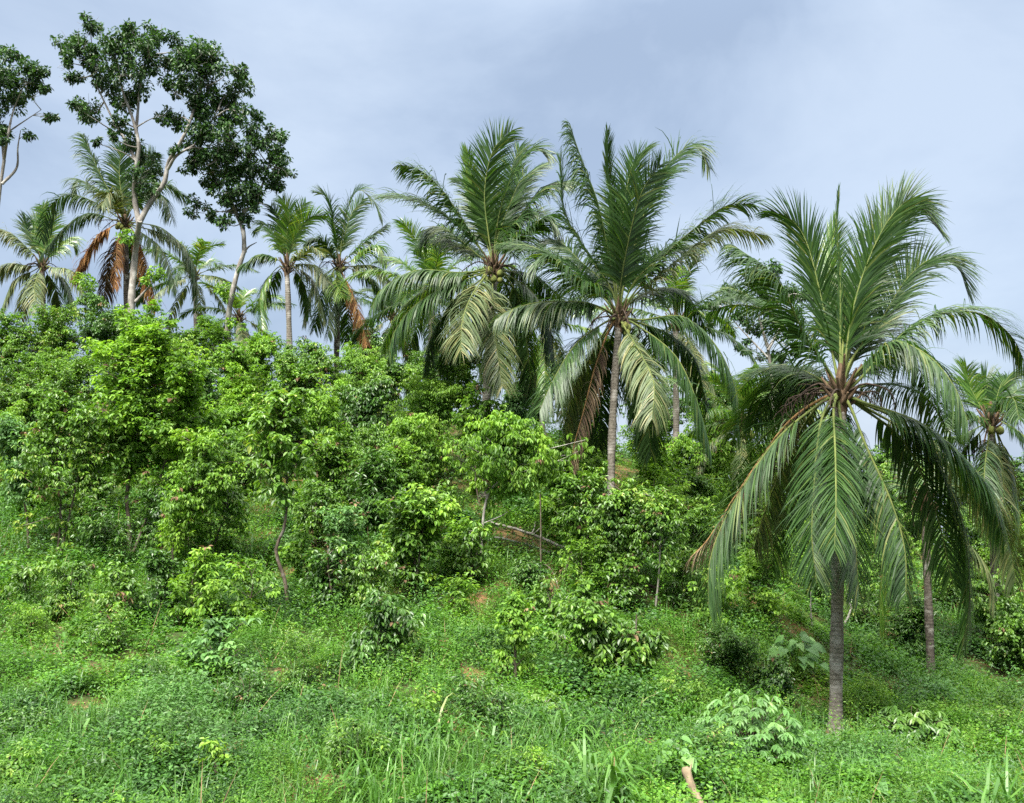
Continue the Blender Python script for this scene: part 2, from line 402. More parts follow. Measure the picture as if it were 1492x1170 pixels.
# ------------------------------------------------------------------ coconut palms
def frond_mesh(path, length, n_leaf, leaf_len, leaf_w, droop, vee, kind, petiole=0.2, roll=0.0, ragged=0.08, spread=1.0, twist=None):
    n = 36
    n_leaf = int(n_leaf * 1.35); leaf_w = leaf_w * 0.8
    p = spline(path, n)
    out = p[-1] - p[0]
    out = p[int(n * 0.6)] - p[0] + 0.3 * out
    h = np.array((out[0], out[1], 0.0))
    if np.linalg.norm(h) < 0.15: h = np.array((0.3, -1.0, 0))
    h = nrm(h)
    sd0 = nrm(np.cross(h, (0, 0, 1.0)))
    t = nrm(np.gradient(p, axis=0))
    side = nrm(sd0[None] - t * (t @ sd0)[:, None])
    nor = np.cross(side, t)
    tw = roll + (rng.normal(0, 0.35) if twist is None else twist) * np.linspace(0, 1, n)[:, None] ** 1.3
    side, nor = side * np.cos(tw) + nor * np.sin(tw), nor * np.cos(tw) - side * np.sin(tw)
    m = MB()
    u = np.linspace(0, 1, n)
    m.tube(p, length * (0.0044 * (1 - u) ** 0.8 + 0.0009) + 0.026 * np.exp(-u * 20), 6, 1)
    s_ = np.linspace(petiole, 0.995, n_leaf)
    for sg in (-1, 1):
        k = np.clip(s_ + rng.normal(0, 0.003, n_leaf), 0, 1)
        keep = rng.random(n_leaf) > ragged
        k = k[keep]; N = len(k)
        I = lambda a: np.stack([np.interp(k, u, a[:, c]) for c in range(3)], 1)
        P, T, SD, NR = I(p), nrm(I(t)), nrm(I(side)), nrm(I(nor))
        q = (k - petiole) / (1 - petiole)
        prof = np.clip(0.62 + 1.5 * q - 1.6 * q ** 2, 0.42, None) / 0.94
        prof = np.where(q > 0.86, prof * (1 - (q - 0.86) * 2.2), prof)
        ll = 1.12 * leaf_len * prof * rng.uniform(0.86, 1.1, N)
        # leaflets part into torn, wind tangled groups
        f1, f2, f3 = rng.uniform(9, 22), rng.uniform(25, 50), rng.uniform(0, 6.28)
        wav = np.sin(q * f1 + f3) * 0.6 + np.sin(q * f2 + 2 * f3) * 0.5
        stray = (rng.random(N) < 0.10) * rng.normal(0, 0.45, N)
        ang = np.radians(55 - 21 * q) * spread + 0.09 * wav * spread + rng.normal(0, 0.06, N) + 0.5 * stray * spread
        ve = vee + 0.16 * np.roll(wav, 3) + rng.normal(0, 0.13, N) + stray
        d = T * np.cos(ang)[:, None] + (SD * sg * np.cos(ve)[:, None] + NR * np.sin(ve)[:, None]) * np.sin(ang)[:, None]
        wd = nrm(np.cross(d, NR + SD * sg * 0.55) + rng.normal(0, 0.12, (N, 3)))
        dr = (droop + 0.04) * rng.uniform(0.5, 1.6, N) * (0.75 + 0.4 * (1 - q)) * (1 + 0.3 * wav)
        m.ribbons(P, d, wd, ll, 1.2 * leaf_w * rng.uniform(0.8, 1.15, N) * (1 - 0.3 * q), dr, rng.random(N) ** 1.3, 0, 4, (0.75, 1.0, 0.85, 0.5, 0.04))
    return m
def frond_part(root, org, path, length, kind, label=None, **kw):
    mats = {'green': (G['frond'], B['rachis']), 'lime': (G['frond_lime'], B['rachis']), 'pale': (G['frond_pale'], B['rachis']),
            'dead': (G['frond_dead'], B['rachis_dead']), 'brown': (G['frond_brown'], B['rachis_dead'])}[kind]
    m = frond_mesh(path, length, kind=kind, **kw)
    o = m.build("frond", list(mats), root, org)
    if kind == 'dead': o["label"] = "dead rust orange frond"
    if kind == 'brown': o["label"] = "withered dark brown frond"
    return o
def palm_trunk(root, org, pts, r0, r1, mat):
    m = MB()
    pp = spline(pts, 4)
    ln_ = np.linalg.norm(np.diff(np.asarray(pts), axis=0), axis=1).sum()
    n = int(max(24, ln_ / 0.035))
    p = spline(pts, n); u = np.linspace(0, 1, n)
    ph = u * ln_ / 0.105
    saw = ph - np.floor(ph)
    r = r0 + (r1 - r0) * u + 0.65 * r0 * np.exp(-u * ln_ / 0.3) + 0.011 * (saw - 0.5) * (r0 / 0.13) + 0.008 * np.sin(ph * 0.37 + 1.3)
    m.tube(p, r, 14, 0)
    return m.build("trunk", mat, root, org)
def crown_heart(root, org, c, r, nuts=0, stalks=5, dry=True, seed=0):
    g = np.random.default_rng(seed + 50)
    m = MB()     # fibrous sheaths and cut leaf bases
    for k in range(16):
        az = k * 2.4; rr = r * 1.05
        b0 = c + np.array((math.cos(az) * rr * 0.7, math.sin(az) * rr * 0.7, -0.28 + 0.035 * k * 0.7))
        tip = b0 + np.array((math.cos(az) * 0.3, math.sin(az) * 0.3, 0.22 + 0.02 * k)) * g.uniform(0.7, 1.25)
        m.tube(spline([b0, (b0 + tip) / 2 + np.array((0, 0, -0.03)), tip], 6), np.linspace(r * 0.5, r * 0.16, 6), 6, 0)
    m.tube(np.array([c + (0, 0, -0.45), c + (0, 0, -0.1), c + (0, 0, 0.3), c + (0, 0, 0.6)]), np.array((r * 0.95, r * 1.3, r * 0.9, r * 0.25)), 9, 0)
    m.build("leaf_base", B['fibre'], root, org)
    for k in range(stalks):
        az = g.uniform(0, 6.28); l = g.uniform(0.6, 1.15)
        d = np.array((math.cos(az), math.sin(az), 0))
        s = MB()
        pth = spline([c + d * r, c + d * l * 0.5 + (0, 0, g.uniform(0.0, 0.22)), c + d * l + (0, 0, g.uniform(-0.25, 0.05)), c + d * l * 1.12 + (0, 0, -0.35)], 10)
        s.tube(pth, np.linspace(0.028, 0.011, 10), 5, 0)
        for j in range(4, 10):
            for q in range(2):
                e2 = pth[j] + g.normal(0, 0.12, 3) + (0, 0, -0.16)
                s.tube(spline([pth[j], (pth[j] + e2) / 2 + (0, 0, 0.03), e2], 4), np.linspace(0.008, 0.004, 4), 4, 0, cap=False)
        s.build("flower_stalk", B['stalk'], root, org)
    for k in range(nuts):
        az = g.uniform(3.4, 6.0)      # fruit hangs all round; denser to the open side
        pz = c + np.array((math.cos(az) * g.uniform(0.22, 0.42), math.sin(az) * g.uniform(0.22, 0.42), g.uniform(-0.5, -0.1)))
        s = MB()
        hh = np.linspace(-1, 1, 9)
        R = 0.105 * g.uniform(0.85, 1.15)
        s.tube(pz + np.outer(hh * R * 1.2, (0.1, 0, 1.0)), R * np.sqrt(np.clip(1 - hh ** 2, 0.01, 1)) * (1 - 0.12 * hh), 9, 0)
        s.build("coconut", B['nut'], root, org)
def traced_frond_path(c, cd, pix, sgn, length):
    """pix: picture points along the rachis, sgn: leans towards (-) or away from (+) the viewer; depth follows from the frond's real length"""
    P = [c] + [at(x, y, cd) for x, y in pix]
    P = np.array(P)
    seg = np.linalg.norm(np.diff(P, axis=0), axis=1); l2 = seg.sum()
    dep = math.sqrt(max(length ** 2 - l2 ** 2, 0.0)) * 0.8
    dep = min(dep, 0.62 * length) * sgn
    u = np.concatenate([[0], np.cumsum(seg)]) / l2
    out = [P[0]]
    for k, (x, y) in enumerate(pix):
        out.append(at(x, y, cd + dep * (1 - (1 - u[k + 1]) ** 1.4)))
    return np.array(out)
def auto_path(c, az, el, length, sag):
    d = np.array((math.cos(az), math.sin(az), 0.0))
    p, ang = np.array(c, float), el
    out = [p.copy()]
    for k in range(7):
        st = length / 7
        p = p + (d * math.cos(ang) + np.array((0, 0, math.sin(ang)))) * st
        out.append(p.copy())
        ang -= sag * (0.55 + 0.16 * k) / 4
        ang = max(ang, -1.5)
    return np.array(out)
PALMS = "coconut palms on the hillside"
def make_palm(label, base, crown, r0, r1, length, fronds=(), auto=None, nuts=0, stalks=5, bark='palm', bend=(0, 0), n_leaf=88, leaf_len=0.85, leaf_w=0.042, seed=1, cat="palm tree"):
    global rng
    rng = np.random.default_rng(1000 + seed)
    root = empty("coconut_palm", base, label, cat, PALMS)
    org = np.asarray(base, float)
    mid = (org + crown) / 2 + np.array((bend[0], bend[1], 0))
    palm_trunk(root, org, [org + (0, 0, -0.25), org * 0.75 + crown * 0.25 + np.array((bend[0], bend[1], 0)) * 0.8, mid, org * 0.2 + crown * 0.8 + np.array((bend[0], bend[1], 0)) * 0.5, crown + (0, 0, -0.2)], r0, r1, B[bark])
    crown_heart(root, org, crown, r1, nuts, stalks, seed=seed)
    for fr in fronds:
        pix, sgn, kind, droop, vee = fr[:5]
        kw = fr[5] if len(fr) > 5 else {}
        kw = dict(dict(n_leaf=n_leaf, leaf_len=leaf_len, leaf_w=leaf_w, droop=droop, vee=vee), **kw)
        frond_part(root, org, traced_frond_path(crown, crown[1], pix, sgn, length), length, kind, **kw)
    if auto:
        n, e0, e1, kinds = auto[:4]
        for k in range(n):
            u = k / max(1, n - 1)
            az = (k * 2.39996 + seed) if len(auto) < 5 else auto[4][k % len(auto[4])] + rng.normal(0, 0.2); el = math.radians(e0 + (e1 - e0) * u + rng.normal(0, 6))
            kd = kinds[min(len(kinds) - 1, int(u * len(kinds)))]
            frond_part(root, org, auto_path(crown, az, el, length * rng.uniform(0.85, 1.05) * (0.8 + 0.2 * min(1, u * 3)), 0.55 + 0.45 * rng.random() - 0.25 * u), length, kd,
                       n_leaf=n_leaf, leaf_len=leaf_len * length / 5, leaf_w=leaf_w, droop=0.10 + 0.42 * u, vee=0.35 - 0.55 * u)
    return root

# the palm standing alone in the right foreground
bA = hit(1217, 1068)
dA = bA[1]
make_palm("large coconut palm standing alone on the low ground, its whole grey trunk in view", bA, at(1225, 572, dA), 0.135, 0.115, 5.7, [
    ([(1204, 535), (1172, 487), (1132, 407), (1070, 358)], -0.3, 'green', 0.30, -0.35),
    ([(1214, 520), (1200, 450), (1177, 358), (1153, 320), (1122, 308)], 0.5, 'green', 0.06, 0.5, dict(spread=0.66)),
    ([(1224, 480), (1224, 400), (1219, 335), (1222, 276)], 0.3, 'green', 0.02, 0.9, dict(spread=0.2, leaf_len=0.42, leaf_w=0.025, n_leaf=60)),
    ([(1232, 520), (1243, 451), (1263, 385), (1292, 325), (1325, 292), (1355, 312)], 0.35, 'green', 0.08, 0.4, dict(twist=-1.1, spread=0.7)),
    ([(1236, 520), (1258, 440), (1290, 360), (1326, 300), (1372, 338)], 0.9, 'green', 0.15, 0.35, dict(twist=-1.2, spread=0.75)),
    ([(1222, 520), (1212, 440), (1210, 380), (1216, 330)], 1.0, 'lime', 0.03, 0.6, dict(spread=0.6)),
    ([(1240, 525), (1281, 471), (1321, 407), (1361, 376), (1396, 391), (1409, 425)], 0.5, 'green', 0.12, 0.4, dict(twist=-1.0, spread=0.75)),
    ([(1249, 556), (1321, 482), (1381, 455), (1434, 459), (1474, 491), (1494, 530)], 0.0, 'green', 0.28, 0.1),
    ([(1245, 548), (1273, 519), (1305, 498), (1353, 519), (1390, 563), (1410, 615)], -0.6, 'green', 0.42, -0.15),
    ([(1232, 560), (1290, 525), (1340, 540), (1360, 590)], 0.9, 'green', 0.3, -0.1),
    ([(1210, 583), (1195, 620), (1187, 700), (1183, 780), (1190, 850)], -0.5, 'green', 0.08, 0.05, dict(spread=0.75, leaf_len=0.9)),
    ([(1215, 592), (1217, 660), (1218, 730), (1216, 800)], -0.75, 'green', 0.1, 0.0, dict(spread=0.75, leaf_len=0.85)),
    ([(1222, 590), (1232, 650), (1243, 740), (1248, 815), (1251, 868)], -0.4, 'green', 0.1, 0.0, dict(spread=0.75, leaf_len=0.9)),
    ([(1190, 585), (1140, 625), (1070, 725), (1032, 785), (1006, 812)], 0.45, 'brown', 0.3, -0.5, dict(ragged=0.4, leaf_w=0.03)),
    ([(1192, 590), (1128, 645), (1064, 742), (1035, 815), (1032, 882)], -0.3, 'green', 0.14, -0.05, dict(spread=0.85, leaf_len=1.2)),
    ([(1250, 585), (1306, 610), (1351, 652), (1390, 725), (1409, 800), (1413, 880), (1402, 945)], -0.2, 'green', 0.25, -0.2, dict(spread=0.85, leaf_len=1.15)),
    ([(1250, 588), (1341, 639), (1410, 690), (1453, 745), (1474, 810), (1480, 850)], 0.45, 'pale', 0.38, -0.25),
    ([(1250, 590), (1318, 645), (1362, 740), (1388, 850)], 0.2, 'green', 0.35, -0.3),
    ([(1255, 585), (1350, 622), (1432, 700), (1466, 790)], -0.4, 'green', 0.38, -0.3),
    ([(1195, 588), (1160, 640), (1120, 730), (1098, 800)], 0.6, 'pale', 0.3, -0.3),
    ([(1240, 595), (1262, 650), (1298, 730), (1318, 800), (1320, 868)], -0.45, 'green', 0.4, -0.5),
    ([(1245, 565), (1300, 560), (1350, 580), (1390, 640)], 1.0, 'green', 0.3, -0.2),
    ([(1205, 560), (1165, 540), (1130, 560), (1100, 620)], 1.0, 'green', 0.3, -0.2),
], auto=(9, 62, -30, ['green'], [1.1, 2.1, 1.4, 1.8, 1.6, 1.9, 1.3, 1.7, 1.5]), nuts=0, stalks=11, n_leaf=112, leaf_len=0.98, leaf_w=0.04, seed=1)

dB = 28.0
make_palm("coconut palm in the middle with a dark brown withered frond hanging beside its trunk", ground_at(893, dB), at(902, 462, dB), 0.115, 0.105, 5.6, [
    ([(892, 400), (872, 300), (854, 250), (838, 205), (831, 182)], -0.2, 'green', 0.42, -0.3),
    ([(897, 400), (893, 300), (886, 250), (885, 192)], 0.3, 'green', 0.04, 0.6, dict(spread=0.45, leaf_len=0.7)),
    ([(903, 400), (908, 310), (922, 240), (942, 216)], 0.6, 'green', 0.05, 0.3),
    ([(910, 410), (927, 350), (954, 270), (990, 222), (1017, 213), (1034, 247)], -0.2, 'green', 0.16, 0.05, dict(twist=-1.0)),
    ([(905, 410), (918, 340), (935, 280), (962, 240)], -0.6, 'green', 0.06, 0.1),
    ([(925, 425), (972, 369), (1017, 329), (1058, 300), (1098, 297)], 0.0, 'green', 0.2, 0.1),
    ([(925, 430), (980, 385), (1050, 335), (1118, 343)], 0.5, 'pale', 0.25, 0.0),
    ([(880, 430), (836, 401), (800, 374), (768, 390)], -0.5, 'green', 0.28, -0.1),
    ([(890, 420), (850, 360), (822, 306), (816, 232)], 0.3, 'green', 0.14, 0.1),
    ([(888, 420), (845, 380), (812, 350), (786, 362)], 0.8, 'green', 0.2, 0.0),
    ([(875, 448), (849, 441), (790, 440), (745, 451), (722, 466)], -0.3, 'green', 0.42, -0.4),
    ([(878, 472), (836, 505), (802, 562), (786, 600)], -0.4, 'green', 0.2, -0.1),
    ([(890, 475), (868, 532), (850, 600), (836, 650), (830, 690)], -0.3, 'brown', 0.4, -0.5, dict(ragged=0.35, leaf_w=0.03, leaf_len=0.7)),
    ([(885, 478), (860, 520), (835, 570), (822, 640)], 0.4, 'pale', 0.3, -0.3, dict(ragged=0.3)),
    ([(912, 480), (936, 520), (953, 560), (950, 610)], -0.9, 'pale', 0.3, -0.4),
    ([(908, 485), (925, 540), (942, 600), (949, 665)], 0.3, 'green', 0.25, -0.3),
    ([(935, 466), (995, 462), (1044, 505), (1072, 569), (1078, 632)], -0.3, 'green', 0.42, -0.3),
    ([(930, 475), (985, 520), (1017, 590), (1036, 660)], -0.5, 'green', 0.4, -0.3),
    ([(930, 470), (980, 490), (1015, 530), (1030, 600)], 0.5, 'green', 0.4, -0.3),
    ([(920, 440), (960, 420), (1000, 430), (1030, 480)], 0.9, 'green', 0.3, -0.2),
    ([(905, 410), (900, 350), (905, 290), (925, 260)], 0.9, 'green', 0.05, 0.2),
    ([(895, 480), (880, 530), (875, 600), (872, 650)], 0.8, 'green', 0.35, -0.3),
], auto=(8, 60, -30, ['green'], [0.6, 2.5, 1.5, 2.2, 1.0, 2.0, 1.1, 1.7]), nuts=3, stalks=7, n_leaf=98, leaf_len=1.05, leaf_w=0.054, bend=(-0.12, 0), seed=2)

dC = 32.0
make_palm("coconut palm left of the middle bearing green nuts, a pale frond hanging down its trunk", ground_at(705, dC), at(720, 390, dC), 0.145, 0.125, 5.3, [
    ([(702, 365), (672, 318), (644, 277), (615, 250), (584, 240)], -0.2, 'green', 0.3, -0.1),
    ([(712, 345), (706, 280), (718, 220), (746, 190)], 0.3, 'green', 0.06, 0.3),
    ([(722, 345), (733, 290), (754, 240), (776, 217), (804, 226)], -0.2, 'green', 0.16, 0.1, dict(twist=-0.9)),
    ([(724, 350), (742, 300), (760, 262), (790, 240)], 0.6, 'green', 0.1, 0.1),
    ([(708, 350), (692, 290), (684, 250), (681, 226)], 0.5, 'lime', 0.04, 0.6, dict(spread=0.5)),
    ([(728, 355), (760, 312), (791, 275), (830, 263)], 0.0, 'green', 0.3, -0.1),
    ([(730, 365), (765, 340), (792, 318), (812, 330)], -0.5, 'green', 0.25, 0.0),
    ([(700, 375), (665, 345), (640, 330), (615, 350)], 0.6, 'green', 0.3, -0.1),
    ([(700, 395), (666, 397), (607, 394), (560, 418), (540, 450)], -0.2, 'green', 0.42, -0.35),
    ([(700, 400), (644, 420), (600, 449), (574, 485), (566, 520)], -0.3, 'green', 0.4, -0.35),
    ([(700, 398), (640, 410), (590, 445), (556, 505)], 0.5, 'lime', 0.35, -0.3),
    ([(705, 405), (685, 435), (673, 472), (672, 512)], -0.9, 'pale', 0.16, -0.05, dict(leaf_len=1.1)),
    ([(718, 405), (718, 440), (722, 490), (732, 565)], -0.6, 'pale', 0.2, -0.1),
    ([(735, 400), (758, 440), (768, 500), (775, 578)], 0.4, 'green', 0.3, -0.3),
    ([(738, 400), (775, 425), (800, 470), (808, 530)], -0.2, 'green', 0.4, -0.35),
    ([(705, 405), (690, 450), (660, 500), (640, 540)], 0.7, 'green', 0.35, -0.3),
    ([(735, 395), (775, 400), (805, 425), (820, 470)], 0.7, 'green', 0.4, -0.3),
    ([(725, 350), (742, 300), (745, 250), (757, 215)], 0.9, 'green', 0.06, 0.2),
    ([(712, 350), (700, 300), (690, 270), (668, 260)], 0.9, 'green', 0.1, 0.2),
    ([(700, 408), (660, 440), (630, 490), (618, 540)], 0.4, 'green', 0.4, -0.3),
], auto=(8, 60, -30, ['green', 'green', 'lime'], [0.6, 2.5, 1.5, 2.2, 1.0, 2.0, 1.1, 1.7]), nuts=6, stalks=6, n_leaf=92, leaf_len=1.05, leaf_w=0.058, bend=(-0.05, 0), seed=3)

dD = 42.0
make_palm("slim light green coconut palm with a pale grey trunk rising from the leafy trees", ground_at(419, dD), at(418, 388, dD), 0.135, 0.11, 3.6, [
    ([(400, 376), (379, 372), (350, 388)], -0.2, 'green', 0.3, -0.2),
    ([(408, 360), (388, 328), (370, 336)], 0.3, 'lime', 0.2, 0.1),
    ([(418, 345), (422, 312), (411, 290)], 0.2, 'lime', 0.06, 0.3),
    ([(428, 350), (450, 318), (474, 314)], -0.2, 'lime', 0.12, 0.2),
    ([(435, 375), (455, 362), (472, 370)], -0.7, 'pale', 0.25, 0.1),
    ([(415, 350), (405, 315), (395, 300)], 0.8, 'green', 0.06, 0.3),
    ([(435, 385), (460, 388), (478, 412)], -0.4, 'pale', 0.35, -0.2),
    ([(402, 392), (380, 427), (382, 478)], -0.4, 'lime', 0.25, -0.1),
    ([(436, 392), (460, 415), (474, 468)], -0.2, 'pale', 0.35, -0.3),
    ([(405, 395), (392, 420), (370, 450)], 0.5, 'green', 0.3, -0.2),
    ([(430, 395), (445, 420), (450, 460)], 0.6, 'green', 0.3, -0.2),
    ([(424, 350), (432, 320), (445, 296)], 0.8, 'lime', 0.06, 0.2),
], stalks=4, n_leaf=56, leaf_len=0.8, leaf_w=0.06, seed=4, bend=(0.08, 0))
dE = 46.0
make_palm("coconut palm with one rust orange dead frond, just behind the slim light green palm", ground_at(487, dE), at(494, 388, dE), 0.14, 0.12, 4.6, [
    ([(490, 350), (479, 292), (458, 279)], 0.2, 'green', 0.05, 0.2),
    ([(498, 350), (508, 300), (524, 277), (546, 296), (558, 322)], 0.2, 'green', 0.1, 0.2),
    ([(500, 352), (512, 312), (530, 290)], 0.7, 'green', 0.08, 0.2),
    ([(510, 372), (541, 345), (562, 330)], 0.2, 'green', 0.2, 0.1),
    ([(512, 380), (548, 358), (564, 384)], -0.4, 'lime', 0.35, -0.1),
    ([(484, 372), (468, 350), (450, 352)], -0.4, 'green', 0.3, 0.0),
    ([(486, 395), (489, 412), (500, 432)], -0.9, 'lime', 0.25, 0.0),
    ([(500, 400), (512, 425), (524, 458), (535, 502)], -0.3, 'dead', 0.25, -0.2),
    ([(484, 398), (470, 430), (458, 480)], 0.3, 'green', 0.3, -0.3),
    ([(490, 405), (482, 440), (478, 490)], -0.5, 'green', 0.3, -0.3),
    ([(480, 395), (455, 420), (442, 470)], -0.3, 'pale', 0.3, -0.2),
    ([(512, 392), (545, 410), (562, 450)], 0.4, 'green', 0.35, -0.2),
    ([(500, 405), (508, 450), (506, 500)], 0.7, 'green', 0.3, -0.3),
    ([(512, 388), (545, 388), (570, 412)], -0.2, 'pale', 0.35, -0.2),
], stalks=5, nuts=3, bark='palm_dark', n_leaf=60, leaf_len=0.95, leaf_w=0.065, seed=5)
dF = 46.0
make_palm("coconut palm with several rust orange dead fronds behind the forked tall tree", ground_at(186, dF), at(182, 324, dF), 0.15, 0.13, 5.2, [
    ([(170, 295), (150, 262), (132, 222), (120, 196)], 0.2, 'green', 0.35, -0.2),
    ([(178, 290), (174, 255), (177, 212)], 0.4, 'green', 0.1, 0.2),
    ([(168, 300), (140, 275), (112, 262), (104, 285)], 0.3, 'green', 0.3, -0.1),
    ([(165, 312), (130, 291), (96, 284), (70, 306), (60, 350)], -0.2, 'green', 0.42, -0.3),
    ([(165, 320), (130, 311), (96, 330), (60, 372)], -0.4, 'green', 0.4, -0.3),
    ([(163, 330), (135, 355), (108, 402)], -0.3, 'dead', 0.24, -0.1, dict(leaf_w=0.11, ragged=0.05, spread=1.15, leaf_len=1.2)),
    ([(175, 338), (170, 370), (167, 420)], -0.2, 'dead', 0.4, -0.3, dict(leaf_w=0.05, ragged=0.35, leaf_len=0.7)),
    ([(195, 338), (210, 375), (228, 450)], -0.4, 'dead', 0.3, -0.3),
    ([(200, 330), (235, 340), (268, 362), (290, 425)], -0.3, 'pale', 0.42, -0.3),
    ([(200, 335), (236, 365), (258, 425)], -0.6, 'green', 0.4, -0.3),
    ([(200, 325), (240, 335), (280, 380), (287, 440)], 0.4, 'green', 0.42, -0.3),
    ([(195, 300), (232, 268), (272, 286)], 0.3, 'green', 0.3, -0.1),
    ([(190, 295), (205, 250), (225, 225)], 0.5, 'green', 0.15, 0.1),
    ([(192, 300), (215, 280), (240, 290), (250, 320)], -0.6, 'green', 0.35, -0.2),
    ([(178, 340), (160, 380), (150, 440)], 0.5, 'brown', 0.3, -0.3),
    ([(192, 342), (200, 390), (205, 440)], 0.6, 'green', 0.35, -0.3),
    ([(172, 300), (160, 280), (148, 300)], -0.9, 'pale', 0.3, -0.1),
], stalks=6, nuts=6, bark='palm_dark', n_leaf=66, leaf_len=1.05, leaf_w=0.068, seed=6)
dG = 52.0
make_palm("greyish coconut palm at the far left edge of the grove", ground_at(62, dG), at(62, 386, dG), 0.14, 0.12, 4.9, [
    ([(48, 370), (22, 345), (-4, 332)], -0.2, 'pale', 0.4, -0.2),
    ([(54, 360), (40, 335), (37, 318)], 0.4, 'green', 0.1, 0.2),
    ([(66, 355), (72, 325), (62, 300)], 0.5, 'lime', 0.1, 0.2),
    ([(78, 368), (100, 348), (112, 362)], 0.5, 'lime', 0.3, 0.0),
    ([(45, 388), (15, 385), (-8, 400)], -0.2, 'pale', 0.4, -0.3),
    ([(48, 395), (20, 410), (0, 455)], -0.2, 'pale', 0.42, -0.3),
    ([(56, 400), (50, 420), (54, 452)], -0.8, 'pale', 0.3, -0.2),
    ([(76, 395), (95, 410), (112, 455)], 0.0, 'green', 0.4, -0.3),
    ([(78, 390), (104, 395), (122, 425)], -0.4, 'pale', 0.4, -0.3),
    ([(70, 402), (84, 430), (88, 462)], 0.5, 'green', 0.4, -0.3),
    ([(50, 402), (36, 430), (30, 465)], 0.5, 'pale', 0.4, -0.3),
    ([(60, 358), (50, 330), (66, 306)], 0.9, 'green', 0.1, 0.2),
], stalks=5, n_leaf=56, leaf_len=1.0, leaf_w=0.075, seed=7, bark='palm_dark')
make_palm("shaggy bright green palm showing between the two middle left palms", ground_at(628, 44), at(628, 432, 44), 0.14, 0.12, 4.6, auto=(18, 82, -55, ['lime', 'lime', 'green', 'green']), n_leaf=56, leaf_w=0.066, seed=8, stalks=3, leaf_len=0.95)
make_palm("palm half hidden behind the right side of the middle palm", ground_at(985, 40), at(985, 470, 40), 0.14, 0.12, 4.4, auto=(18, 80, -55, ['green', 'lime', 'green', 'pale']), n_leaf=56, leaf_w=0.064, seed=9, stalks=3)
make_palm("short lime green palm with a dark fruit cluster left of the lone foreground palm", ground_at(1076, 36), at(1082, 618, 36), 0.13, 0.12, 3.7, auto=(17, 82, -45, ['lime', 'lime', 'lime', 'pale']), nuts=5, stalks=7, n_leaf=56, leaf_w=0.06, seed=10)
make_palm("dense coconut palm at the right edge of the photo with a dark trunk", ground_at(1446, 31), at(1444, 612, 31), 0.13, 0.12, 4.7, [
    ([(1440, 640), (1434, 700), (1440, 775)], -0.6, 'green', 0.3, -0.2),
    ([(1450, 640), (1462, 705), (1458, 785)], -0.4, 'pale', 0.3, -0.2),
    ([(1455, 635), (1476, 690), (1486, 760), (1480, 815)], -0.3, 'lime', 0.35, -0.3),
    ([(1430, 620), (1400, 635), (1372, 640), (1352, 668)], 0.2, 'green', 0.35, -0.1),
    ([(1430, 595), (1412, 560), (1408, 535)], 0.4, 'lime', 0.08, 0.3),
    ([(1440, 590), (1438, 560), (1430, 545)], 0.7, 'green', 0.08, 0.3),
    ([(1450, 590), (1462, 555), (1490, 545)], 0.3, 'green', 0.12, 0.2),
    ([(1462, 605), (1490, 590), (1520, 605)], 0.0, 'green', 0.35, -0.1),
    ([(1460, 615), (1495, 640), (1520, 700)], -0.3, 'green', 0.35, -0.2),
    ([(1436, 635), (1425, 700), (1430, 760)], 0.3, 'brown', 0.3, -0.3),
    ([(1455, 640), (1470, 720), (1478, 790)], 0.4, 'pale', 0.3, -0.2),
    ([(1430, 628), (1398, 665), (1385, 720)], 0.4, 'green', 0.35, -0.2),
    ([(1428, 610), (1395, 600), (1372, 620)], -0.4, 'green', 0.3, -0.1),
    ([(1450, 595), (1475, 580), (1485, 610)], -0.8, 'green', 0.3, -0.1),
    ([(1455, 600), (1480, 570), (1500, 560)], 0.8, 'green', 0.2, 0.1),
], bark='palm_dark', nuts=2, stalks=6, n_leaf=72, leaf_w=0.05, leaf_len=0.85, seed=11)
bL = hit(1357, 990)
make_palm("palm whose dark trunk with a whitewashed foot stands right of the lone foreground palm", bL, at(1347, 735, bL[1]), 0.115, 0.1, 3.4, [
    ([(1330, 740), (1300, 780), (1284, 850), (1282, 920)], -0.2, 'lime', 0.28, -0.2),
    ([(1365, 735), (1420, 745), (1462, 790), (1478, 860)], 0.2, 'lime', 0.3, -0.2),
    ([(1362, 745), (1400, 780), (1440, 830), (1450, 885)], 0.3, 'pale', 0.3, -0.2),
    ([(1360, 720), (1390, 700), (1430, 705)], 0.3, 'green', 0.2, 0.0),
    ([(1335, 720), (1310, 705), (1285, 730)], 0.4, 'green', 0.2, 0.0),
    ([(1350, 710), (1360, 680), (1380, 670)], 0.6, 'lime', 0.1, 0.2),
    ([(1340, 710), (1330, 680), (1318, 665)], 0.8, 'green', 0.1, 0.2),
], bark='palm_dark', stalks=3, n_leaf=60, leaf_w=0.046, leaf_len=0.8, seed=12)
make_palm("small distant palm right of the dead orange fronds", ground_at(286, 62), at(284, 402, 62), 0.14, 0.12, 4.4, auto=(15, 78, -50, ['lime', 'green', 'pale']), n_leaf=44, leaf_w=0.09, seed=13, stalks=2)
make_palm("distant palm behind the trunk of the single stemmed tall tree", ground_at(350, 60), at(348, 462, 60), 0.14, 0.12, 4.2, auto=(15, 75, -50, ['lime', 'green', 'pale']), n_leaf=44, leaf_w=0.09, seed=14, stalks=2)
make_palm("distant palm showing behind the rust orange hanging frond", ground_at(575, 58), at(572, 462, 58), 0.14, 0.12, 4.6, auto=(16, 70, -60, ['green', 'green', 'pale']), n_leaf=44, leaf_w=0.09, seed=15, stalks=2)
make_palm("distant palm filling the gap between the two middle palms", ground_at(790, 46), at(792, 470, 46), 0.14, 0.12, 4.8, auto=(16, 70, -65, ['green', 'green', 'lime', 'pale']), n_leaf=52, leaf_w=0.075, seed=16, stalks=2)

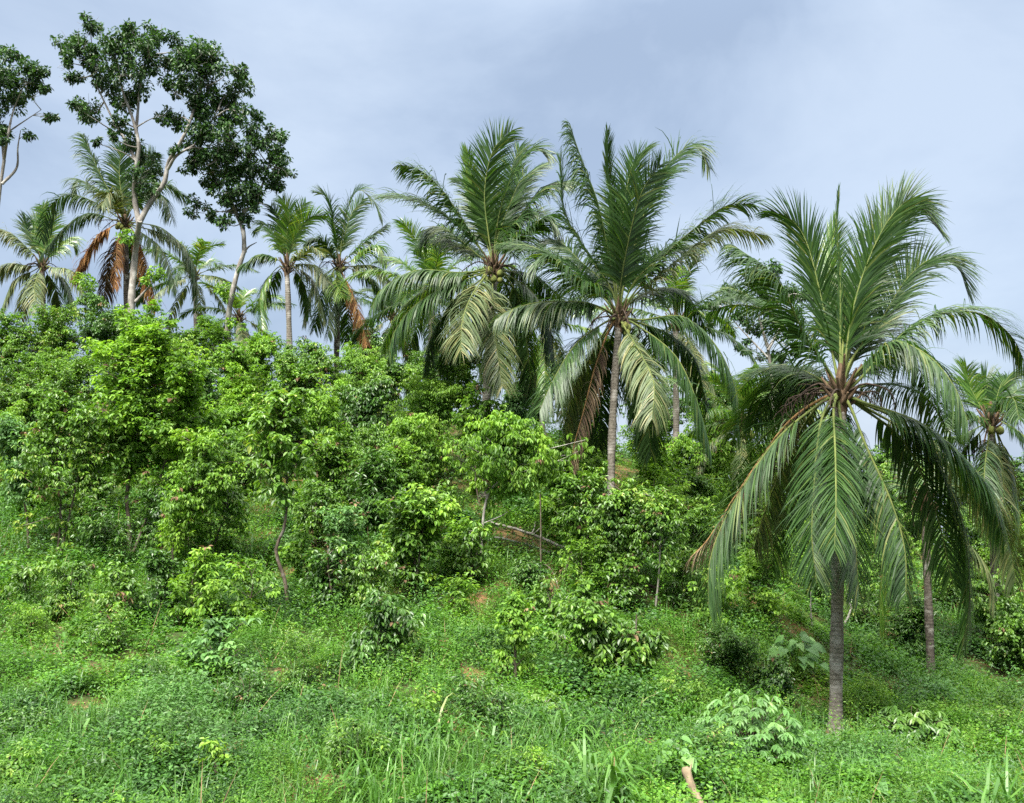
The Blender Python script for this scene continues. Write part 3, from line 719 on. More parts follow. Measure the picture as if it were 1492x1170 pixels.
# ------------------------------------------------------------------ leafy trees
def clump_leaves(m, c, r, n, ll, lw, g, droop=0.5, out=None, rlo=0.0, rhi=1.0, flat=0.8, tipbright=0.35):
    """n leaves spread through one bough-end clump"""
    d = nrm(g.normal(0, 1, (n, 3)))
    rad = g.random(n) ** 0.5
    p = c + d * rad[:, None] * np.array((r, r, r * flat))
    ax = nrm(d + (0 if out is None else out * 0.7) + g.normal(0, 0.55, (n, 3)) + np.array((0, 0, -droop)))
    up = nrm(np.array((0, 0, 1.0)) + 0.5 * d + g.normal(0, 0.38, (n, 3)))
    ln_ = ll * g.uniform(0.65, 1.2, n)
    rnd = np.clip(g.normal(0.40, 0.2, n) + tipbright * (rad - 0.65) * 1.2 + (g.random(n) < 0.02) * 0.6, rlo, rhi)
    m.leaves(p, ax, up, ln_, lw * ln_ / ll, 0.3, g.uniform(0.05, 0.5, n), rnd)

def limb(m, a, b, r0, r1, g, k=6, wob=0.08, sides=6):
    mid = (a + b) / 2 + g.normal(0, wob, 3) * np.linalg.norm(b - a)
    m.tube(spline([a, mid, b], k), np.linspace(r0, r1, k), sides, 0, cap=False)

def traced_tree(label, stems, clumps, d, base_r, leaf, group, seed, extra=(), ll=0.17, lw=0.085, dens=640, bark='grey', name="tall_tree", cat="tree", zs=0.45):
    """stems: list of picture polylines (first one is the trunk from the ground); clumps: picture circles"""
    g = np.random.default_rng(seed)
    st = []
    base = ground_at(stems[0][0][0], d)
    for k, s in enumerate(stems):
        pts = [at(x, y, d + (g.normal(0, 0.25) if j else 0)) for j, (x, y) in enumerate(s)]
        if k == 0: pts = [base - (0, 0, 0.3)] + pts
        st.append(spline(pts, 26))
    root = empty(name, base, label, cat, group)
    m = MB()
    for k, p in enumerate(st):
        r = base_r * (np.linspace(1.15, 0.62, 26) if k == 0 else (np.linspace(0.7, 0.16, 26) if k < 3 else np.linspace(0.4, 0.1, 26)))
        m.tube(p, r * (1 + 0.06 * np.sin(np.arange(26) * 1.7 + k)), 9, 0)
    allp = np.vstack([p[6:] for p in (st[1:] if len(st) > 1 else st)])
    mc = MB()
    for (x, y, r) in clumps:
        R = 1.1 * r * d / F
        c = at(x, y, d + g.normal(0, zs * 1.6))
        low = allp[allp[:, 2] < c[2] + 0.2]
        low = low if len(low) else allp
        k = np.argmin(np.linalg.norm(low - c, axis=1) + 0.25 * np.maximum(0, low[:, 2] - c[2] + 0.6))
        limb(m, low[k], c, base_r * 0.2, base_r * 0.05, g, 7, 0.1)
        for q in range(9):
            limb(m, c - (0, 0, R * 0.3), c + nrm(g.normal(0, 1, 3)) * R * 1.05, base_r * 0.07, base_r * 0.02, g, 4, 0.14, 4)
        n = int(dens * (R / 0.75) ** 2) + 20
        kk = max(5, int(R / 0.085))
        sub = c + nrm(g.normal(0, 1, (kk, 3))) * (g.random((kk, 1)) ** 0.55) * R * 0.98
        for sc in sub:
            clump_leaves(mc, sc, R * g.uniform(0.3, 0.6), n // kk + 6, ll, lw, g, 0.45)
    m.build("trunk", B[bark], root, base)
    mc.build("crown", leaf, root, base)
    if extra:
        for (x, y, r) in extra:
            me_ = MB()
            c = at(x, y, d - 0.25); R = r * d / F
            clump_leaves(me_, c, R, int(260 * (R / 0.5) ** 2) + 30, 0.16, 0.08, g, 0.2)
            o = me_.build("leaf_tuft", G['bright'], root, base); o["label"] = "fresh bright green tuft sprouting from the bark"
    return root

TALL = "tall trees above the palms"
dT = 41.0
traced_tree("tall tree with a pale trunk forked low, its dark crown highest in the scene",
    [[(190, 520), (192, 430), (197, 370), (203, 322)], [(203, 326), (196, 290), (197, 252), (202, 212), (194, 175), (178, 130), (172, 95)], [(203, 324), (219, 295), (239, 267), (245, 238), (260, 212), (274, 184), (300, 110)],
     [(198, 234), (185, 209), (160, 165), (125, 90)], [(245, 246), (258, 226), (290, 205), (318, 160)], [(197, 440), (208, 428), (224, 411)], [(198, 195), (205, 120), (215, 80)]],
    [(132, 38, 17), (100, 62, 17), (97, 90, 14), (120, 70, 24), (103, 112, 15), (143, 95, 25), (170, 68, 27), (190, 55, 20), (185, 37, 7), (226, 50, 17), (218, 76, 24), (192, 103, 27),
     (155, 130, 24), (127, 162, 23), (113, 158, 12), (200, 137, 13), (240, 97, 20), (178, 150, 17), (171, 182, 13), (140, 208, 7), (205, 219, 18), (222, 246, 22), (208, 267, 22), (190, 206, 14), (165, 200, 9),
     (267, 65, 17), (294, 70, 23), (308, 80, 13), (273, 92, 27), (297, 103, 28), (342, 99, 15), (349, 127, 17), (253, 127, 15), (280, 137, 26), (318, 137, 27), (350, 166, 13), (236, 168, 13), (260, 174, 15),
     (290, 164, 25), (325, 171, 24), (297, 195, 24), (328, 198, 21), (290, 219, 23), (253, 219, 7), (315, 226, 22), (335, 150, 18)],
    dT, 0.18, G['tall'], TALL, 21, extra=[(184, 345, 13), (228, 398, 13), (215, 408, 9), (126, 410, 12)])
traced_tree("tall tree with one pale crooked trunk and a dark crown beside the forked tree",
    [[(332, 480), (338, 430), (347, 393), (356, 366)], [(356, 368), (354, 335), (344, 311), (333, 280), (330, 250), (335, 210)], [(351, 325), (356, 308), (372, 296), (392, 240)], [(354, 371), (362, 360), (374, 353)], [(331, 262), (315, 250), (295, 255)]],
    [(373, 171, 13), (397, 191, 14), (407, 202, 13), (373, 205, 24), (342, 219, 25), (280, 239, 17), (308, 246, 23), (342, 253, 26), (376, 239, 26), (407, 239, 17), (417, 253, 11), (397, 270, 19), (370, 274, 22),
     (335, 280, 21), (308, 270, 15), (287, 304, 15), (308, 311, 11), (342, 301, 22), (328, 325, 13), (362, 318, 11), (376, 292, 15), (402, 222, 18)],
    42.5, 0.15, G['tall'], TALL, 22, extra=[(325, 420, 11), (332, 432, 9), (336, 470, 9)])
traced_tree("tall dark tree cut off by the left edge of the photo",
    [[(-14, 420), (0, 275), (6, 235), (2, 200)], [(6, 230), (12, 195), (20, 160), (35, 125)], [(3, 268), (24, 245), (26, 215), (30, 190)], [(8, 195), (30, 180), (60, 160)], [(2, 205), (-20, 150), (-30, 100)]],
    [(3, 72, 10), (17, 82, 15), (10, 113, 27), (38, 113, 23), (62, 106, 11), (65, 127, 8), (21, 144, 25), (48, 137, 15), (68, 168, 10), (80, 170, 4), (41, 198, 8), (10, 192, 13), (5, 202, 9), (-20, 100, 30), (-30, 150, 30), (-15, 180, 20)],
    42, 0.1, G['tall'], TALL, 23)
traced_tree("dark broadleaf tree far behind the lone foreground palm",
    [[(1130, 660), (1125, 560), (1118, 500)], [(1118, 505), (1105, 460), (1095, 430)], [(1119, 510), (1140, 470), (1150, 430)], [(1118, 520), (1080, 480), (1055, 450)]],
    [(1040, 440, 15), (1065, 430, 17), (1100, 405, 19), (1130, 400, 17), (1150, 430, 21), (1110, 440, 24), (1160, 460, 13), (1080, 460, 13), (1150, 490, 13), (1120, 520, 12), (1142, 525, 11), (1060, 480, 12), (1165, 510, 11), (1100, 475, 16), (1040, 470, 12), (1085, 505, 12), (1170, 430, 12), (1130, 465, 18)],
    52, 0.13, G['tall'], TALL, 24, ll=0.2, lw=0.1, dens=520)

PLANT = "young leafy trees of the plantation"
def young_tree(label, crown, base=None, d=None, leaf='mid', ll=0.15, lw=0.068, lai=2.6, seed=0, stem=None, r=0.04, name="young_tree", cat="tree", group=PLANT, droop=0.55, bark='shrub', two=False, low_shoots=0.12):
    """crown = picture ellipse (cx, cy, rx, ry); base = picture point of the foot, or d = distance"""
    g = np.random.default_rng(300 + seed)
    cx, cy, rx, ry = crown
    b = hit(*base) if base else ground_at(cx, d)
    d = b[1]
    k = d / F
    c = at(cx, cy, d)
    RX, RZ = rx * k, ry * k
    RY = min(RX, 1.5)
    hab = g.uniform(0.78, 1.22)
    ll, lw, droop = ll * 0.77 * hab, lw * 0.77 * hab * g.uniform(0.85, 1.3), droop * g.uniform(0.45, 1.4)
    root = empty(name, b, label, cat, group)
    m, mc = MB(), MB()
    top = c + (0, 0, RZ * 0.55)
    if stem:
        path = [b - (0, 0, 0.15)] + [at(x, y, d) for x, y in stem] + [c + (0, 0, RZ * 0.2), top]
    else:
        path = [b - (0, 0, 0.15), b * 0.6 + c * 0.4 + g.normal(0, 0.07, 3) * (1, 1, 0), c + g.normal(0, 0.08, 3), top]
    P = spline(path, 22)
    m.tube(P, np.linspace(r, r * 0.3, 22), 7, 0)
    stems_ = [P]
    if two:
        off = np.array((g.choice([-1, 1]) * RX * 0.45, g.normal(0, 0.2), 0))
        P2 = spline([b + (0.05, 0, -0.1), (b + c) / 2 + off * 0.6, c + off + (0, 0, RZ * 0.1)], 16)
        m.tube(P2, np.linspace(r * 0.8, r * 0.25, 16), 6, 0); stems_.append(P2)
    allp = np.vstack([p[len(p) // 3:] for p in stems_])
    area = math.pi * RX * RZ
    ncl = int(np.clip(area / 0.12, 12, 110))
    leaf_area = ll * lw * 0.62
    nl = int(3.0 * lai * area / leaf_area / ncl)
    for i in range(ncl):
        dv = nrm(g.normal(0, 1, 3) + (0, 0, 0.25))
        rad = g.uniform(0.25, 1.0) ** 0.6 * g.uniform(0.72, 1.28)
        cc = c + dv * rad * np.array((RX, RY, RZ)) * 0.88
        if g.random() < low_shoots:      # low shoots along the stem
            cc = b + (c - b) * g.uniform(0.15, 0.75) + np.array((g.normal(0, 0.3) * RX, g.normal(0, 0.3), 0))
        cc[2] = max(cc[2], gz(cc[0], cc[1]) + 0.08)
        low = allp[allp[:, 2] < cc[2] + 0.1]; low = low if len(low) else allp[:3]
        kk = np.argmin(np.linalg.norm(low - cc, axis=1) + 0.7 * np.maximum(0, low[:, 2] - cc[2] + 0.45))
        limb(m, low[kk], cc, r * 0.34, r * 0.12, g, 5, 0.08, 5)
        rr = g.uniform(0.25, 0.5) * min(RX, 1.2) ** 0.5
        n = int(nl * g.uniform(0.45, 1.5))
        # twigs that end in whorls of leaves
        nt = max(2, n // 9)
        sh = g.uniform(0.0, 1.12, (nt, 1)) ** 0.62
        tips = low[kk] + (cc - low[kk]) * sh + nrm(g.normal(0, 1, (nt, 3)) + dv * 0.4) * (g.random((nt, 1)) ** 0.5) * rr * (1.25 - 0.55 * sh)
        own = g.normal(0, 0.13)
        for tp in tips:
            q = 9
            a = g.random(q) * 6.283
            dd = nrm(np.stack([np.cos(a), np.sin(a), g.normal(-0.05, 0.35, q)], 1) + dv * 0.3)
            ax = nrm(dd + np.array((0, 0, -droop)) * g.uniform(0.4, 1.3, (q, 1)))
            up = nrm(np.array((0, 0, 1.0)) + 0.55 * dd + g.normal(0, 0.25, (q, 3)))
            le = ll * g.uniform(0.6, 1.2, q)
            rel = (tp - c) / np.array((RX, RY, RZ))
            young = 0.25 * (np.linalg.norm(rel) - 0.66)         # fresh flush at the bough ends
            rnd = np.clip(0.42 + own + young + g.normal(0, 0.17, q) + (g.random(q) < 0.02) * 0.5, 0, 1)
            mc.leaves(tp + dd * g.uniform(0.0, 0.09, (q, 1)), ax, up, le, lw * le / ll, 0.3, g.uniform(0.1, 0.5, q), rnd, mat=1 if g.random() < 0.012 else 0)
    m.build("trunk", B[bark], root, b)
    mc.build("crown", [G[leaf], G['litter']], root, b)
    return root

# (label, crown ellipse, base point or distance, leaf kind, options)
YT = [
 # crest of the slope, left to right
 ("leafy tree at the left edge below the greyish palm", (12, 503, 58, 56), 41, 'mid', {}),
 ("leafy tree under the greyish palm's trunk", (82, 492, 58, 56), 42, 'mid', {}),
 ("dark glossy tree left of the forked tree's foot", (150, 486, 52, 58), 40, 'dark', {}),
 ("thin sapling with a loose top in front of the orange fronds", (128, 440, 26, 42), 42, 'mid', dict(lai=1.3)),
 ("yellowish green tree at the forked tree's foot", (213, 492, 46, 58), 36, 'bright', {}),
 ("leafy tree just right of the forked tree's foot", (266, 512, 50, 52), 41, 'mid', {}),
 ("fresh green tree at the foot of the crooked tall trunk, on its left", (308, 500, 40, 42), 42, 'bright', {}),
 ("leafy tree left of the slim palm's grey trunk", (378, 520, 52, 46), 40, 'bright', {}),
 ("leafy tree right of the slim palm's grey trunk", (460, 540, 52, 46), 40, 'mid', {}),
 ("leafy tree directly below the rust orange hanging frond", (518, 545, 52, 48), 40, 'bright', {}),
 ("leafy tree between the orange frond and the dark green tree", (565, 552, 38, 42), 39, 'mid', {}),
 ("dark green dense tree below the shaggy bright palm", (612, 552, 44, 44), 41, 'mid', {}),
 ("dark rounded tree touching the left side of the nut bearing palm's trunk", (678, 552, 34, 44), 34, 'mid', {}),
 ("broad leaved small tree touching the right side of the nut bearing palm's trunk", (752, 596, 34, 36), 34, 'pale', {}),
 ("bright tree behind the middle palm's trunk", (868, 655, 46, 52), 36, 'bright', {}),
 ("bright tree crown right of the middle palm's trunk", (950, 700, 52, 52), 32, 'bright', {}),
 ("wide bright tree below the middle palm's right hand fronds", (1010, 672, 62, 52), 36, 'bright', {}),
 ("leafy tree between the short lime palm and the lone palm's brown frond", (1075, 690, 46, 52), 38, 'bright', {}),
 ("leafy tree seen between the lone palm's left fronds", (1125, 690, 50, 62), 39, 'bright', {}),
 ("leafy tree behind the lone palm's crown", (1180, 700, 48, 60), 40, 'mid', {}),
 ("leafy tree just right behind the lone palm's trunk top", (1262, 730, 50, 60), 40, 'mid', {}),
 ("leafy tree behind the lone palm's right fronds", (1330, 760, 55, 55), 42, 'mid', {}),
 ("leafy tree below the dense right edge palm", (1420, 790, 60, 55), 42, 'mid', {}),
 ("far leafy tree at the right edge under the dense palm", (1490, 800, 50, 55), 42, 'bright', {}),
 ("dark tree closing the skyline behind the short lime palm", (1128, 586, 64, 66), 54, 'dark', dict(ll=0.2, lw=0.1)),
 ("dark tree behind the gap right of the middle palm's trunk", (1042, 590, 62, 66), 54, 'dark', dict(ll=0.2, lw=0.1)),
 ("dark tree behind the gap left of the middle palm's trunk", (845, 600, 50, 62), 52, 'dark', dict(ll=0.2, lw=0.1)),
 ("dark tree behind the nut bearing palm's hanging fronds", (658, 530, 44, 46), 52, 'dark', dict(ll=0.2, lw=0.1)),
 ("dark tree behind the rusty frond palm's trunk", (540, 508, 46, 44), 54, 'dark', dict(ll=0.2, lw=0.1)),
 ("far tree seen between the lone palm and the right edge palm", (1392, 720, 54, 54), 50, 'dark', dict(ll=0.2, lw=0.1)),
 ("far tree just right of the lone palm's crown base", (1290, 682, 54, 50), 52, 'mid', dict(ll=0.2, lw=0.1)),
 # middle of the slope
 ("leafy tree at the left edge, half way up the slope", (30, 580, 60, 58), 35, 'mid', {}),
 ("leafy tree half way up the slope behind the broad left tree", (108, 572, 62, 64), 35, 'mid', {}),
 ("greyish leaved tree behind the right flank of the broad left tree", (300, 580, 50, 62), 35, 'dark', {}),
 ("yellowish leafy tree between the two greyish ones", (352, 590, 46, 60), 34, 'bright', {}),
 ("large leaved tree below the slim palm's trunk", (430, 570, 58, 60), 33, 'mid', dict(ll=0.19, lw=0.1)),
 ("round dark tree with a bare thin black stem in the mid slope", (533, 600, 58, 70), None, 'dark', dict(base=(530, 682), low_shoots=0.02, stem=[(531, 660), (530, 630)])),
 ("bright tree left of the nut bearing palm's trunk, below the dark trees", (628, 592, 60, 46), 33, 'bright', dict(droop=0.8)),
 ("bright drooping tree just below the nut bearing palm's trunk", (700, 610, 56, 44), 31, 'bright', dict(droop=0.8)),
 ("leafy tree filling the slope left of the broad bright dome", (600, 660, 58, 52), 31, 'bright', dict(droop=0.8)),
 ("broad bright dome shaped tree on a bent grey stem", (748, 660, 100, 68), None, 'bright', dict(base=(700, 832), stem=[(702, 790), (706, 740), (716, 712), (732, 694)], r=0.05, droop=0.95, lw=0.055, bark='dead', low_shoots=0.02)),
 ("leafy tree behind the dome tree's right flank", (815, 690, 46, 52), 30, 'mid', {}),
 ("greyish drooping tree in the middle of the left slope", (480, 690, 55, 66), 29, 'mid', {}),
 ("blue green dark tree left of the vine like column tree", (548, 715, 52, 66), 28, 'dark', dict(ll=0.17)),
 ("leafy tree below the dome tree, left of its grey stem", (648, 745, 44, 44), 28.5, 'mid', dict(lai=1.8)),
 ("leafy tree half way up behind the crooked stem tree", (350, 680, 50, 60), 31, 'mid', dict(lai=1.8)),
 # front rank
 ("broad dense tree with the largest leaves on the left, dark beneath", (212, 590, 112, 138), None, 'bright', dict(base=(190, 806), stem=[(188, 760), (186, 710)], low_shoots=0.02, ll=0.2, lw=0.1, r=0.065, two=True, lai=2.9)),
 ("dark tree on three thin stems beside the broad left tree", (92, 645, 74, 84), None, 'mid', dict(base=(82, 815), low_shoots=0.02, two=True, lai=2.2, ll=0.17, lw=0.085)),
 ("pale greyish tree at the left edge on a forked thin stem", (28, 655, 56, 66), None, 'pale', dict(base=(42, 808), stem=[(40, 760), (34, 720)], low_shoots=0.02, lai=1.8)),
 ("leafy tree on a thin stem right of the broad left tree", (295, 690, 66, 82), None, 'bright', dict(base=(253, 850), stem=[(252, 800), (262, 750)], lai=2.0)),
 ("open crowned tree on a crooked brown stem left of the mid slope", (412, 645, 66, 92), None, 'mid', dict(base=(420, 895), stem=[(416, 850), (402, 802), (415, 765), (418, 700)], low_shoots=0.02, r=0.05, lai=2.2, ll=0.18, lw=0.09)),
 ("vine like column tree with a bright top and a dark foot", (606, 778, 58, 84), None, 'mid', dict(base=(602, 882), ll=0.17, lw=0.085, lai=3.0, two=True)),
 ("bright topped tree just over the dark column tree", (622, 745, 50, 36), None, 'bright', dict(base=(604, 884), ll=0.17, lw=0.085)),
 ("dark bush leaning right, in front of the column tree", (556, 905, 62, 66), None, 'dark', dict(base=(532, 985), ll=0.15, lw=0.07, lai=2.8, two=True)),
 ("leaning dark stemmed tree right of the fallen log", (850, 735, 44, 56), None, 'mid', dict(base=(818, 850), stem=[(828, 820), (842, 785), (856, 750)], low_shoots=0.02, lai=1.7)),
 ("dense dark tree right of the leaning stem", (905, 755, 68, 72), None, 'mid', dict(base=(890, 860), lai=2.6, ll=0.16, lw=0.075)),
 ("tree on a slender whitish stem behind the double front bush", (965, 762, 52, 62), None, 'mid', dict(base=(954, 885), low_shoots=0.02, bark='grey', r=0.03, lai=1.9)),
 ("tree on a slender grey stem between the white stem and the brown frond", (1010, 775, 46, 56), None, 'mid', dict(base=(988, 860), low_shoots=0.02, bark='grey', r=0.03, lai=1.8)),
 ("glossy front bush with drooping leaves, left half of the double bush", (850, 915, 66, 66), None, 'mid', dict(base=(870, 1005), ll=0.16, lw=0.075, lai=2.6, stem=[(870, 965)])),
 ("bright glossy front bush, right half of the double bush", (928, 930, 58, 62), None, 'mid', dict(base=(918, 1008), ll=0.17, lw=0.08, lai=2.6)),
 ("slim sapling with yellowish top standing in the weeds", (750, 925, 36, 58), None, 'bright', dict(base=(752, 1000), ll=0.11, lw=0.05, lai=2.0)),
 ("light green loose tree left of the lone palm's trunk", (1115, 850, 56, 52), None, 'bright', dict(base=(1112, 920), lai=1.6)),
 ("light green tree on the slope above the broad leaved plant", (1165, 820, 48, 55), 31, 'bright', dict(lai=1.5)),
 ("small tree at the tip of the lone palm's brown frond", (1080, 790, 46, 50), 32, 'mid', dict(lai=1.7)),
 ("dark bush right of the double front bush", (1055, 945, 52, 46), None, 'dark', dict(base=(1055, 992), ll=0.1, lw=0.045, lai=2.8)),
 ("low dark bush below the broad leaved plant", (1132, 990, 46, 42), None, 'dark', dict(base=(1132, 1030), ll=0.1, lw=0.05, lai=2.4)),
 ("dark round bush touching the whitewashed palm foot", (1332, 918, 46, 52), None, 'dark', dict(base=(1335, 962), lai=2.4)),
 ("leafy bush at the right edge beside the bare slope", (1478, 925, 54, 66), None, 'mid', dict(base=(1476, 985), lai=2.4)),
 ("leafy tree behind the hanging fronds right of the lone trunk", (1285, 860, 46, 56), 33, 'mid', dict(lai=1.5)),
 ("leafy tree right of the dry tipped hanging frond", (1420, 870, 48, 50), 35, 'mid', dict(lai=1.6)),
 ("loose bush with curled pale leaves under the crooked stem tree", (315, 935, 66, 44), None, 'pale', dict(base=(300, 985), lai=1.3, ll=0.15, lw=0.08)),
 ("small dark bush below the broad left tree", (235, 850, 48, 46), None, 'dark', dict(base=(235, 900), lai=1.7)),
 ("dark drooping bush right of the crooked brown stem", (478, 830, 46, 56), None, 'dark', dict(base=(482, 895), lai=1.8)),
 ("small leafy bush near the fallen log's upper end", (690, 790, 34, 40), None, 'mid', dict(base=(692, 858), lai=1.6)),
 ("small dark bush between the fallen log and the bent grey stem", (770, 835, 34, 34), None, 'dark', dict(base=(768, 868), lai=1.4)),
 ("loose low tree left of the crooked brown stem", (322, 735, 56, 58), None, 'mid', dict(base=(318, 840), lai=1.5, r=0.03)),
 ("pale leaved loose shrub behind the dark drooping bush", (495, 765, 46, 46), None, 'pale', dict(base=(498, 822), lai=1.4, r=0.03)),
 ("leafy shrub right of the crooked stem's upper crown", (462, 735, 42, 52), 27, 'mid', dict(lai=1.5)),
 ("low shrub in the shade beneath the broad left tree", (155, 760, 46, 42), None, 'dark', dict(base=(155, 822), lai=1.4, r=0.03)),
 ("leafy shrub filling the gap left of the broad left tree's stems", (132, 700, 50, 50), 29.5, 'mid', dict(lai=1.6)),
 ("dark shrub right of the broad left tree's stems", (240, 745, 50, 50), None, 'dark', dict(base=(242, 815), lai=1.6)),
 ("yellow green sprig beside the fallen log's lower end", (828, 800, 18, 28), None, 'bright', dict(base=(826, 838), lai=1.2, ll=0.1, lw=0.05, r=0.015)),
 ("bright tree left of the lone palm's highest left frond tip", (1092, 738, 46, 52), 36, 'bright', {}),
 ("leafy tree on the slope close behind the lone palm's trunk", (1225, 790, 46, 52), 35, 'mid', dict(lai=1.8)),
 ("leafy tree behind the lone palm's right hand narrow frond", (1290, 800, 46, 50), 37, 'bright', dict(lai=1.8)),
 ("leafy shrub on the slope left of the dry tipped frond", (1378, 855, 40, 46), 33.5, 'mid', dict(lai=1.8)),
 ("leafy shrub above the right edge bush", (1455, 855, 46, 50), 35, 'bright', dict(lai=1.8)),
 ("leafy tree below the wide bright tree of the right slope", (1010, 725, 50, 46), 33, 'mid', dict(lai=2)),
 ("leafy shrub just above the lone palm's brown frond", (1058, 748, 44, 46), 34, 'bright', dict(lai=2)),
 ("leafy tree between the middle palm's trunk and the dome tree", (862, 695, 40, 44), 31, 'mid', dict(lai=1.8)),
 ("yellowish tree at the crest between the two tall trees", (342, 540, 42, 44), 38, 'bright', {}),
 ("low tree at the crest touching the slim palm's foot", (422, 528, 34, 34), 39, 'mid', {}),
 ("bright tree half way up below the dark rusty frond palm", (490, 585, 44, 42), 37, 'bright', {}),
 ("bright tree in front of the forked tree's foot, right", (246, 545, 46, 48), 36.5, 'bright', {}),
 ("leafy tree in front of the forked tree's foot, left", (176, 540, 46, 48), 37, 'mid', {}),
 ("leafy tree below the greyish palm, in front of the crest trees", (64, 545, 48, 46), 37.5, 'bright', {}),
 ("loose shrub in front of the three stemmed dark tree", (105, 850, 48, 46), None, 'mid', dict(base=(105, 905), lai=1.3, r=0.025)),
 ("loose shrub in front of the broad left tree's stems", (172, 858, 46, 50), None, 'mid', dict(base=(172, 915), lai=1.3, r=0.025)),
 ("bright loose shrub right of the small dark bush", (288, 852, 52, 56), None, 'bright', dict(base=(288, 915), lai=1.4, r=0.025)),
 ("bright loose shrub just left of the crooked brown stem's foot", (362, 855, 48, 54), None, 'bright', dict(base=(362, 915), lai=1.3, r=0.025)),
 ("leafy shrub left of the column tree's foot", (528, 838, 48, 56), None, 'mid', dict(base=(530, 900), lai=1.6, r=0.025)),
 ("yellowish shrub right of the column tree's foot", (664, 868, 36, 42), None, 'bright', dict(base=(664, 912), lai=1.2, r=0.02)),
 ("loose shrub between the column tree and the bent grey stem", (668, 800, 40, 44), None, 'bright', dict(base=(668, 846), lai=1.3, r=0.02)),
 ("bright tree above the column tree, left of the dome tree", (588, 700, 50, 52), 29.5, 'bright', {}),
 ("bright tree left of the crooked stem tree's crown", (345, 625, 48, 56), 32.5, 'bright', {}),
 ("bright tree right of the crooked stem tree's crown", (470, 625, 50, 58), 31, 'bright', dict(lai=2.2)),
 ("leafy tree above the blue green dark tree", (540, 655, 46, 42), 31, 'mid', dict(lai=2.2)),
 ("bright tree at the left edge above the pale forked one", (10, 640, 46, 52), 32, 'bright', {}),
 ("leafy tree over the right shoulder of the dense dark tree", (955, 715, 48, 44), 30, 'bright', dict(lai=2.2)),
 ("loose shrub below the tree on the whitish stem", (1000, 845, 40, 40), None, 'mid', dict(base=(1000, 890), lai=1.2, r=0.02)),
 ("small loose shrub left of the double front bush", (796, 880, 36, 40), None, 'mid', dict(base=(796, 925), lai=1.2, r=0.02)),
 ("dark tree behind the gap between the two middle palms' trunks", (775, 565, 50, 52), 50, 'dark', dict(ll=0.2, lw=0.1)),
 ("dark tree behind the middle palm's right hanging fronds", (958, 596, 54, 66), 52, 'dark', dict(ll=0.2, lw=0.1)),
 ("far tree closing the gap at the right edge under the dense palm's crown", (1478, 715, 52, 60), 48, 'dark', dict(ll=0.2, lw=0.1)),
 ("far dark tree right of the short lime palm's crown", (1168, 570, 46, 46), 56, 'dark', dict(ll=0.2, lw=0.1)),
 ("leafy shrub hiding the foot of the dense right edge palm", (1448, 875, 44, 52), 29.5, 'mid', dict(lai=1.8)),
 ("bright tree over the left shoulder of the three stemmed tree", (45, 690, 50, 52), 30, 'bright', dict(lai=2)),
 ("bright loose tree between the broad left tree and the thin stemmed one", (262, 640, 46, 52), 31, 'bright', dict(lai=2)),
 ("bright shrub under the thin stemmed tree right of the broad one", (270, 780, 44, 46), None, 'bright', dict(base=(272, 838), lai=1.3, r=0.02)),
 ("loose shrub between the crooked brown stem and the drooping dark bush", (445, 800, 38, 50), None, 'bright', dict(base=(446, 862), lai=1.3, r=0.02)),
 ("loose shrub at the left edge below the pale forked tree", (40, 845, 44, 42), None, 'mid', dict(base=(40, 892), lai=1.2, r=0.02)),
 ("loose shrub between the leaning dark stem and the dense dark tree", (848, 815, 44, 46), None, 'bright', dict(base=(848, 868), lai=1.5, r=0.02)),
 ("leafy shrub at the foot of the dense dark tree", (912, 842, 42, 40), None, 'mid', dict(base=(912, 890), lai=1.4, r=0.02)),
 ("leafy shrub above the dark bush right of the double front bush", (1040, 862, 48, 46), None, 'bright', dict(base=(1040, 915), lai=1.5, r=0.02)),
 ("leafy tree behind the lone palm's left hand green frond", (1140, 765, 46, 52), 34, 'bright', dict(lai=2)),
 ("loose shrub just left of the lone palm's trunk, on the slope behind", (1190, 840, 40, 48), 30, 'mid', dict(lai=1.5)),
 ("leafy tree at the crest right of the middle palm's trunk", (950, 645, 50, 52), 43, 'bright', dict(lai=2)),
 ("leafy tree at the crest left of the short lime palm", (1035, 640, 48, 52), 44, 'bright', dict(lai=2)),
 ("leafy tree right of the thin whitish pole", (815, 750, 40, 46), 29, 'bright', dict(lai=1.5)),
 ("loose shrub on the open slope between the palm foot trunks", (1262, 890, 38, 40), 29.5, 'mid', dict(lai=1.3)),
 ("low yellowish sprout bush in the lower left weeds", (318, 1115, 30, 36), None, 'bright', dict(base=(318, 1150), lai=1.3, ll=0.1, lw=0.045)),
 ("drooping bush cut off by the lower left corner", (14, 1125, 36, 42), None, 'mid', dict(base=(10, 1165), lai=1.6, ll=0.1, lw=0.05)),
]
for i, (lab, cr_, bd_, lf, kw) in enumerate(YT):
    young_tree(lab, cr_, d=bd_, leaf=lf, seed=i, **kw)

